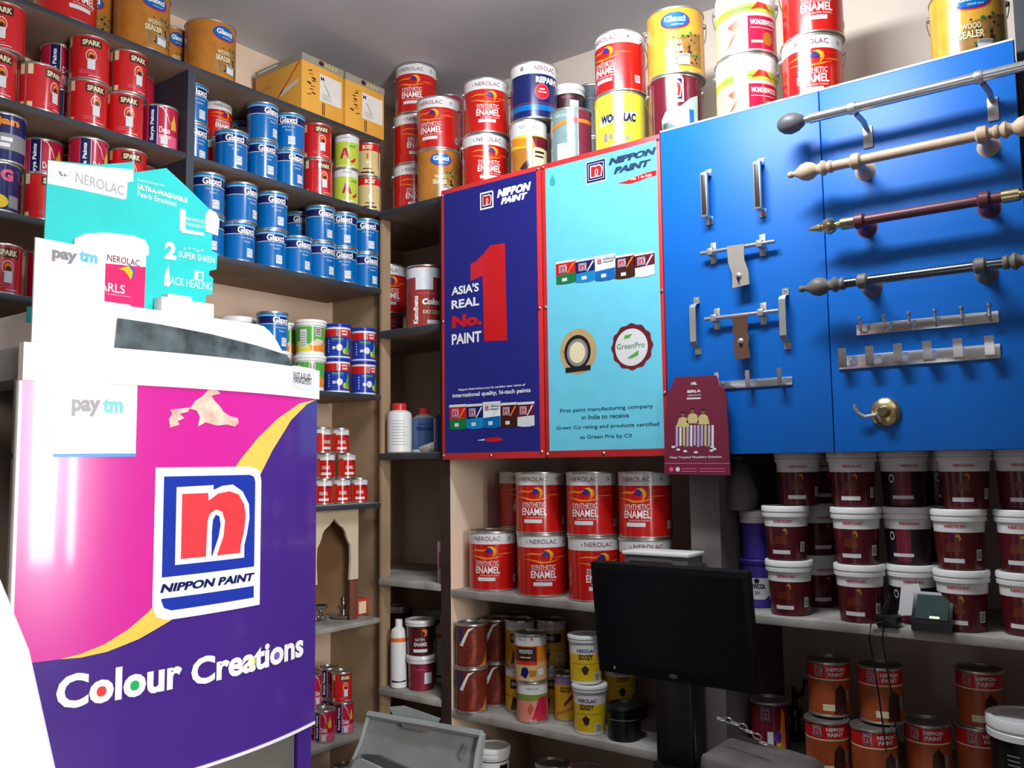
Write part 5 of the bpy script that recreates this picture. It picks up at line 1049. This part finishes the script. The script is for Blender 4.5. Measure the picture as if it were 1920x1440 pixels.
# ---------------------------------------------------------------- bottles
def bottle(label, prof, segs, mats_cap, loc, lab=None, R=.045, name='bottle', group='bottles'):
    r = thing(name, label, 'bottle', loc, 0, group)
    b = B(); b.lathe(prof, segs, 32); bo = b.obj('body', r)
    b = B(); b.lathe(mats_cap[0], mats_cap[1], 24); b.obj('cap', r)
    if lab:
        rz = math.atan2(-loc.y, -loc.x)+PI/2
        d = Decal(lambda u, v, l: Vector(((R+l)*math.sin(u/R), -(R+l)*math.cos(u/R), v)), R*R_(9)); lab(d); o = d.obj('printed_label', bo); o.rotation_euler = (0, 0, rz)
    return r
def npos(shelf, x, ins, h=.05):
    ax, v, z = SH[shelf]; p = colpt(ax, v+ins, z+h, x); p.z = z+.0003; return p
BOTW = M('white_bottle', (226, 226, 224), .4, 0, .03); BOTB = M('blue_bottle', (72, 98, 146), .25, 0, .05); RCAP = M('red_cap', (206, 44, 44), .35, 0, .04); OBAND = M('orange_band', (226, 110, 30), .4, 0, .03)
def wl(d):
    for k in range(9): d.rect(-.03, .03+k*.011, .025-.004*(k % 3), .0318+k*.011, GREYP, 1)
bottle('white plastic bottle with red cap on the niche slab', [(.04, 0), (.0465, .004), (.0465, .135), (.044, .15), (.032, .158), (.024, .16)], BOTW, ([(.027, .159), (.027, .182), (.024, .186)], RCAP), npos('N3', 749, .058), wl, .0465)
bottle('blue labelled bottle with red cap beside the navy poster', [(.04, 0), (.045, .004), (.045, .012), (.045, .115), (.043, .13), (.028, .142), (.02, .145)], [BOTW, BOTW, BOTB, BOTB, GREYP, GREYP], ([(.019, .144), (.019, .166), (.017, .168)], RCAP), npos('N3', 795, .13), lambda d: (d.text('TENAXX', -.032, .082, .036, .096, NAVY, 1, bold=.04), d.text('water proof', -.02, .102, .03, .110, NAVY, 1, bold=.02)), .045)
bottle('dark blue bottle mostly hidden by the navy poster edge', [(.035, 0), (.04, .004), (.04, .12), (.02, .135)], NAVY, ([(.018, .134), (.018, .155)], NAVY), npos('N3', 834, .06))
for x, ins, l in ((748, .05, 'white bottle with orange band at the niche bottom, left side'), (832, .2, 'white bottle with orange label at the niche bottom, right side')):
    bottle(l, [(.026, 0), (.031, .004), (.031, .03), (.031, .165), (.031, .18), (.028, .205), (.014, .216)], [BOTW, BOTW, BOTW, OBAND, BOTW, BOTW], ([(.0135, .215), (.0135, .24), (.011, .243)], BOTW), npos('N5', x, ins), (lambda d: d.poly([(-.03, .022), (.03, .03), (.03, .024), (-.03, .03)], BLK, 1)), .031)
gl = B(); p = npos('N3', 808, .04); rr = random.Random(9)
for k in range(6):
    a = Vector((p.x-.04+.012*k, p.y-.01+.004*k, p.z+.012+.004*(k % 3))); gl.tube([a, a+Vector((.03, -.004, .004)), a+Vector((.06, .004, .012-.004*(k % 2)))], [.010, .012, .008], M('glove_cloth', (186, 178, 168), .9, 0, .15, 30, .3), 8)
tag(gl.obj('work_gloves'), 'crumpled pale work gloves on the slab before the blue bottle', 'gloves')
p = npos('N4', 832, .03); b = B(); b.box((p.x-.012, p.y-.02, p.z), (p.x+.02, p.y+.06, p.z+.145), M('dusky_pink_card', (168, 132, 146), .5, 0, .1), .002); d = Decal(lambda u, v, l: Vector((p.x+u, p.y-.02-l, p.z+v))); d.rect(-.006, .05, .006, .11, PLUM, 1)
r = thing('narrow_carton', 'narrow dusky pink carton standing at the right of the empty niche', 'carton', p); o = b.obj('box', r); o.location = -Vector(r.location); d.obj('print', o)
# ---------------------------------------------------------------- little shrine on the left shelf
SZ = -.557+.0003; SXf = -2.45
SHR = M('shrine_cream', (222, 204, 174), .6, 0, .08, 8); SHRI = M('shrine_inside', (176, 136, 98), .7, 0, .12, 8); SHRB = M('shrine_brown', (128, 70, 54), .6, 0, .1)
ya, yb = 1.96, onX(672, 1000, SXf).y; zt = SZ+.3995
r = thing('home_shrine', 'small cream wooden shrine with a cusped arch front', 'shrine', ((SXf+WX)/2, (ya+yb)/2, SZ))
def sp(x, y): p = onX(x, y, SXf); return p.y, p.z
arch = [(656, 1086), (658, 1050), (657, 1022), (653, 1014), (650, 1006), (648, 997), (644, 990), (636, 984), (630, 977), (627, 971)]
L = [sp(*q) for q in arch]; yc = L[-1][0]; half = L+[(2*yc-u, v) for u, v in L[-2::-1]]
zl = sp(665, 1086)[1]
b = B()
# front panel: right strip, left strip and arch head built as one outline
out = [(yb, zl), (yb, zt), (ya, zt), (ya, zl)]
b.prism([(L[0][0], zl)]+[(u, v) for u, v in half[1:-1]]+[(half[-1][0], zl), (ya, zl), (ya, zt), (yb, zt), (yb, zl)], lambda u, v, dd: Vector((SXf+dd, u, v)), -.01, 0, SHR)
rel(b.obj('arch_front'), r)
b = B(); b.box((WX+.005, yb-.008, SZ), (SXf-.0105, yb, zt), SHRI); b.box((WX+.005, ya, SZ), (SXf-.0105, ya+.008, zt), SHRI); b.box((WX+.005, ya+.009, SZ), (WX+.013, yb-.009, zt), SHRI); b.box((WX+.014, ya+.009, zt-.008), (SXf-.0105, yb-.009, zt), SHRI); rel(b.obj('case'), r)
b = B(); b.box((SXf-.01, L[0][0]+.004, SZ), (SXf-.002, yb, zl-.001), SHRB, .001); rel(b.obj('base_post'), r)
r = thing('framed_picture', 'dark framed picture leaning inside the shrine', 'picture', (WX+.06, 2.05, SZ))
b = B(); b.box((0, -.055, 0), (.008, .055, .2), SHRB, .002); b.obj('frame', r); b = B(); b.box((.008, -.045, .012), (.009, .045, .188), M('picture_dark', (78, 44, 30), .3, 0, .2, 20)); b.obj('picture', r); r.rotation_euler = (0, R_(-6), 0)
BRS = M('aged_brass', (170, 140, 80), .3, 1, .15); SIL = M('silver', (206, 204, 200), .15, 1, .05)
p = onZ(644, 1158, SZ); r = thing('oil_lamp', 'brass oil lamp on a round plate before the shrine', 'oil lamp', (p.x, p.y, SZ))
b = B(); b.lathe([(.030, 0), (.046, .004), (.05, .012), (.047, .012), (.03, .006)], TIND, 28); b.obj('plate', r)
b = B(); b.lathe([(.016, .007), (.008, .012), (.006, .03), (.012, .036), (.016, .044), (.006, .048), (.005, .06), (.009, .066), (.004, .074), (.001, .078)], SIL, 20); b.obj('lamp_stem', r)
p = onZ(605, 1166, SZ); r = thing('incense_stand', 'shiny silver cup stand on curled feet at the shelf edge', 'stand', (p.x-.012, p.y, SZ))
b = B(); b.lathe([(.012, .018), (.006, .024), (.006, .034), (.016, .04), (.026, .052), (.028, .058), (.026, .058), (.012, .044)], SIL, 24); b.obj('cup', r)
for k in range(3):
    a = k*2*PI/3+.4; b = B(); b.tube([(.006*math.cos(a), .006*math.sin(a), .022), (.016*math.cos(a), .016*math.sin(a), .02), (.022*math.cos(a), .022*math.sin(a), .004)], .003, SIL, 8); b.obj('foot', r)
p = onZ(598, 1140, SZ); tag(B().lathe([(.012, 0), (.018, .01), (.014, .03), (.02, .05), (.012, .066), (.004, .078)], BRS, 16).obj('brass_figurine', None, (p.x-.1, p.y-.012, SZ)), 'tiny golden figurine in front of the framed picture', 'figurine')
p = onZ(686, 1152, SZ); b = B(); b.box((-.02, -.028, 0), (.02, .028, .06), M('matchbox_red', (206, 60, 54), .5), .001)
r = thing('small_box', 'small red box with cream face at the shelf end by the shrine', 'box', (p.x-.022, p.y-.01, SZ)); b.obj('box', r); b = B(); b.box((.0201, -.024, .006), (.0208, .012, .05), CREAM); b.obj('face_label', r)
# ---------------------------------------------------------------- monitor, boxes and floor clutter
y0_, y1_ = 2.0, 2.038
mt, mb_ = onY(1258, 1060, 2.0), onY(1278, 1278, 2.038)
zc_ = (mt.z+mb_.z)/2; hh_ = (mt.z-mb_.z)/2
r = thing('computer_monitor', 'switched-off black flat computer monitor in front of the recess shelves', 'monitor', (-1.045, 2.019, zc_-.36), 0)
T = Matrix.Rotation(R_(7), 4, 'X')
SCR = M('dead_screen', (8, 9, 12), .3, 0, .02, spec=.3); MBK = M('monitor_black', (9, 9, 12), .6, 0, .05, spec=.2)
b = B(); b.box((-.216, -.014, -hh_), (.216, .012, hh_), MBK, .004, Matrix.Translation((0, 0, .36)) @ T); bz = b.obj('bezel', r)
b = B(); b.box((-.200, -.0155, -hh_+.03), (.200, -.0135, hh_-.016), SCR, 0, Matrix.Translation((0, 0, .36)) @ T); b.obj('screen', bz)
b = B(); b.box((-.12, .012, -.10), (.12, .04, .09), BLKP, .008, Matrix.Translation((0, 0, .36)) @ T); b.obj('rear_housing', r)
d = Decal(lambda u, v, l: (Matrix.Translation((0, 0, .36)) @ T) @ Vector((u, -.0142-l, v))); d.ell(.0, -hh_+.015, .012, .006, M('faint_mark', (70, 70, 76), .4), 1); d.rect(-.17, -hh_+.012, -.165, -hh_+.02, GREYP, 1); d.obj('maker_mark', bz)
b = B(); b.box((-.045, .006, .012), (.045, .03, .33), BLKP, .006); b.obj('stand_neck', r)
b = B(); b.lathe([(.0, 0), (.07, 0), (.072, .006), (.065, .012), (.0, .014)], BLKP, 36, Matrix.Translation((0, .02, 0)), caps=(False, False)); b.obj('stand_base', r)
zb_ = zc_-.36
b = B(); b.box((-1.105, 1.94, FZ), (-.985, 2.12, zb_-.0004), BLKP, .008); b.box((-1.10, 1.938, zb_-.09), (-.99, 1.9405, zb_-.087), GREYP); tag(b.obj('power_unit'), 'tall black power unit the monitor stands on', 'power unit')
p = onY(1227, 1040, 2.4); b = B()
zt_ = onY(1227, 1036, 2.22).z; xa_, xb_ = onY(1166, 1036, 2.22).x, onY(1290, 1036, 2.22).x
r = thing('receipt_printer', 'small white-topped printer box just above the monitor top edge', 'printer', ((xa_+xb_)/2, 2.27, zt_-.10))
b = B(); b.box((xa_, 2.22, zt_-.010), (xb_, 2.325, zt_), PLW, .002); rel(b.obj('top_cover'), r); b = B(); b.box((xa_+.005, 2.225, zt_-.10), (xb_-.005, 2.32, zt_-.0105), M('device_grey', (92, 92, 94), .5), .002); rel(b.obj('case'), r)
b = B(); b.box((xa_+.02, 2.222, zt_-.026), (xb_-.05, 2.2249, zt_-.018), TIND); rel(b.obj('paper_slot'), r)
b = B(); b.box((onY(1228, 1300, 2.22).x, 2.2205, FZ), (xb_-.01, 2.322, zt_-.1005), BLKP, .004); tag(b.obj('pedestal'), 'slim dark pedestal behind the monitor carrying the small printer', 'pedestal')
# grey metal box
GM = M('grey_galvanised', (164, 168, 168), .6, .1, .12, 7, .1)
O = onY(790, 1410, 1.86); r = thing('metal_case', 'dented grey sheet-metal case lid leaning at the bottom of the photo', 'metal case', (O.x, O.y, FZ))
def dq(x, y): p = onY(x, y, 1.86); return p.x-O.x, p.z-FZ
quad = [dq(660, 1480), dq(905, 1500), dq(908, 1376), dq(800, 1354), dq(694, 1338)]
fy = lambda u, v, dd: Vector((u, dd+.25*(v-dq(694, 1338)[1]) *-1*-1*.6, v))
b = B(); b.prism(quad, fy, 0, .004, GM); b.obj('sheet', r)
def rim(pts, w, nm='rim'):
    b = B(); P3 = [fy(*dq(*q), -.006) for q in pts]; b.tube(P3, w, GM, 6); b.obj(nm, r)
rim([(694, 1338), (752, 1349), (800, 1357), (860, 1368), (905, 1376)], .010); rim([(694, 1338), (684, 1390), (668, 1440), (655, 1490)], .006); rim([(905, 1376), (900, 1410), (898, 1450), (896, 1500)], .009)
b = B(); b.prism([dq(*q) for q in ((735, 1350), (722, 1328), (748, 1326), (818, 1350), (812, 1362))], fy, .012, .016, GM); b.obj('bent_flap', r)
b = B(); b.prism([dq(*q) for q in ((692, 1410), (720, 1412), (782, 1438), (800, 1460), (735, 1460))], fy, -.012, -.002, M('case_recess', (84, 88, 86), .6, .2, .1)); b.obj('handle_recess', r)
b = B(); b.prism([dq(*q) for q in ((684, 1418), (694, 1416), (748, 1440), (790, 1470), (700, 1470), (672, 1448))], fy, -.022, -.013, GM); b.obj('lower_flange', r)
b = B(); b.prism([dq(*q) for q in ((756, 1352), (800, 1358), (812, 1364), (806, 1370), (764, 1362))], fy, -.014, -.009, M('torn_tape', (120, 112, 112), .7)); b.obj('torn_tape', r)
b = B(); b.tube([fy(*dq(883, 1394), -.012), fy(*dq(878, 1412), -.016), fy(*dq(884, 1424), -.014)], .003, TIND, 6); b.obj('clip', r)
b = B(); b.box((O.x-.3, O.y+.1, FZ), (O.x+.17, O.y+.3, -.96), M('case_body', (84, 86, 88), .6, .2, .1), .006); tag(b.obj('floor_crate'), 'dark crate on the floor behind the leaning grey case lid', 'crate')
# items on the right slab
p = onZ(1740, 1190, SH['R1'][2]); r = thing('weighing_terminal', 'small dark terminal with green lit panel on the right slab', 'terminal', (p.x, 2.355, SH['R1'][2]+.0004))
b = B(); b.prism([(-.035, 0), (.03, 0), (.03, .085), (.012, .088), (-.035, .02)], lambda u, v, dd: Vector((dd, u, v)), -.045, .045, BLKP); b.obj('case', r)
sl = Matrix.Translation((0, -.0120, .0545)) @ Matrix.Rotation(math.atan2(.068, .047), 4, 'X')
b = B(); b.box((-.036, -.032, 0), (.036, .032, .002), M('terminal_green', (34, 62, 56), .8, 0, .2, 40), 0, sl); sn = b.obj('screen', r)
em = bpy.data.materials.new('indicator_light'); em.use_nodes = True; em.node_tree.nodes['Principled BSDF'].inputs['Emission Color'].default_value = (.7, .9, .25, 1); em.node_tree.nodes['Principled BSDF'].inputs['Emission Strength'].default_value = .35
b = B(); b.box((-.004, -.03, .002), (.018, -.024, .003), em, 0, sl); b.obj('indicator', sn)
p = onZ(1663, 1165, SH['R1'][2]); q = Vector((onY(1666, 1150, 2.342).x, 2.342, SH['R1'][2]+.0004))
b = B(); b.box((-.026, -.02, 0), (.026, .02, .03), BLKP, .005); b.tube([(-.01, 0, .03), (-.004, .0, .05), (.004, .004, .078)], [.01, .008, .004], BLKP, 8)
r = thing('power_adapter', 'black plug adapter lying among pails on the right slab', 'adapter', q); b.obj('plug_body', r)
for x in (1634, 1658):
    a = onY(x, 1178, 2.325); b = B(); b.tube([q+Vector((-.01, -.02, .012)), Vector((a.x, 2.322, SH['R1'][2]+.006)), Vector((a.x-.004, 2.318, SH['R1'][2]-.03)), Vector((a.x+.01, 2.32, SH['R1'][2]-.15)), Vector((a.x+.02, 2.33, SH['R1'][2]-.3))], .002, BLKP, 6)
    o = b.obj('cable', r); o.location = -q
p = onY(1707, 1120, 2.345); b = B(); b.prism([tuple(onY(*k_, 2.382).xz) for k_ in ((1684, 1155), (1722, 1152), (1737, 1140), (1722, 1094), (1690, 1098))], lambda u, v, dd: Vector((u, 2.382+dd, v)), 0, .001, WHITE); tag(b.obj('paper_slip'), 'white paper slip leaning against the third pail stack', 'paper')
bagm = M('grey_bag', (104, 98, 98), .6, 0, .2, 12, .4); p = colpt('Y', 2.50, -.12, 1412)
b = B(); b.lathe([(.02, 0), (.042, .004), (.05, .04), (.046, .09), (.03, .125), (.012, .145), (.02, .155)], bagm, 20)
for v in b.bm.verts: v.co.x *= 1+.15*math.sin(v.co.z*60); v.co.y *= 1+.12*math.cos(v.co.z*50)
tag(b.obj('plastic_bag', None, (p.x-.01, 2.43, SH['R1'][2]+.271)), 'tied grey plastic bag on the violet tubs under the board', 'bag')
# clutter at the bottom right
p = onY(1385, 1410, 2.0)
b = B(); b.box((-.115, -.10, 0), (.115, .10, .05), M('dusty_sack', (104, 98, 94), .9, 0, .25, 14, .5), .025, None, 4)
for v in b.bm.verts: v.co.z += .02*math.sin(v.co.x*22+1)*math.cos(v.co.y*18) + (.03 if v.co.z > .03 else 0)*(-v.co.x*4)
sz = p.z-.045
tag(b.obj('cement_sack', None, (-.815, 2.0, sz)), 'dusty slumped sack at the bottom edge right of the monitor', 'sack')
b = B(); b.box((-.935, 1.9, FZ), (-.69, 2.1, sz-.001), M('stool_dark', (60, 54, 54), .7, 0, .1), .004); tag(b.obj('low_stool'), 'dark low stool carrying the dusty sack', 'stool')
r = thing('chain', 'short steel chain lying on the dusty sack', 'chain', (-.90, 1.97, sz+.115))
for k in range(7):
    b = B(); n = 12; b.tube([(.011*math.cos(2*PI*i/n), .006*math.sin(2*PI*i/n), 0) for i in range(n+1)], .0016, CHR, 6, False)
    o = b.obj('link', r, (.017*k, .004*(k % 2), -.004*k*k*.25+.006), rot=(R_(90*(k % 2)), R_(10), 0))
p = onY(1458, 1422, 2.28)
b = B(); b.box((-.055, -.02, -.006), (.055, .02, .006), PLW, .003); o = b.obj('plastic_ruler', None, (p.x, 2.37, SH['R2'][2]+.007), rot=(0, 0, R_(-12))); tag(o, 'short white plastic bar at the left end of the low right slab', 'plastic bar')
p = onY(1478, 1262, 2.5)
b = B(); b.lathe([(.03, 0), (.034, .01), (.014, .03), (.012, .06), (.02, .07), (.02, .09), (.008, .1), (.008, .15)], M('dim_chrome', (110, 108, 108), .25, 1, .1), 20); b.tube([(0, 0, .12), (.03, -.02, .14), (.045, -.03, .18)], .008, MC['dim_chrome'], 8)
pp = colpt('Y', 2.62, -.7, 1490); tag(b.obj('tap', None, (pp.x, 2.62, SH['R2'][2]+.0004)), 'dim chrome tap standing in the dark left of orange tins', 'tap')
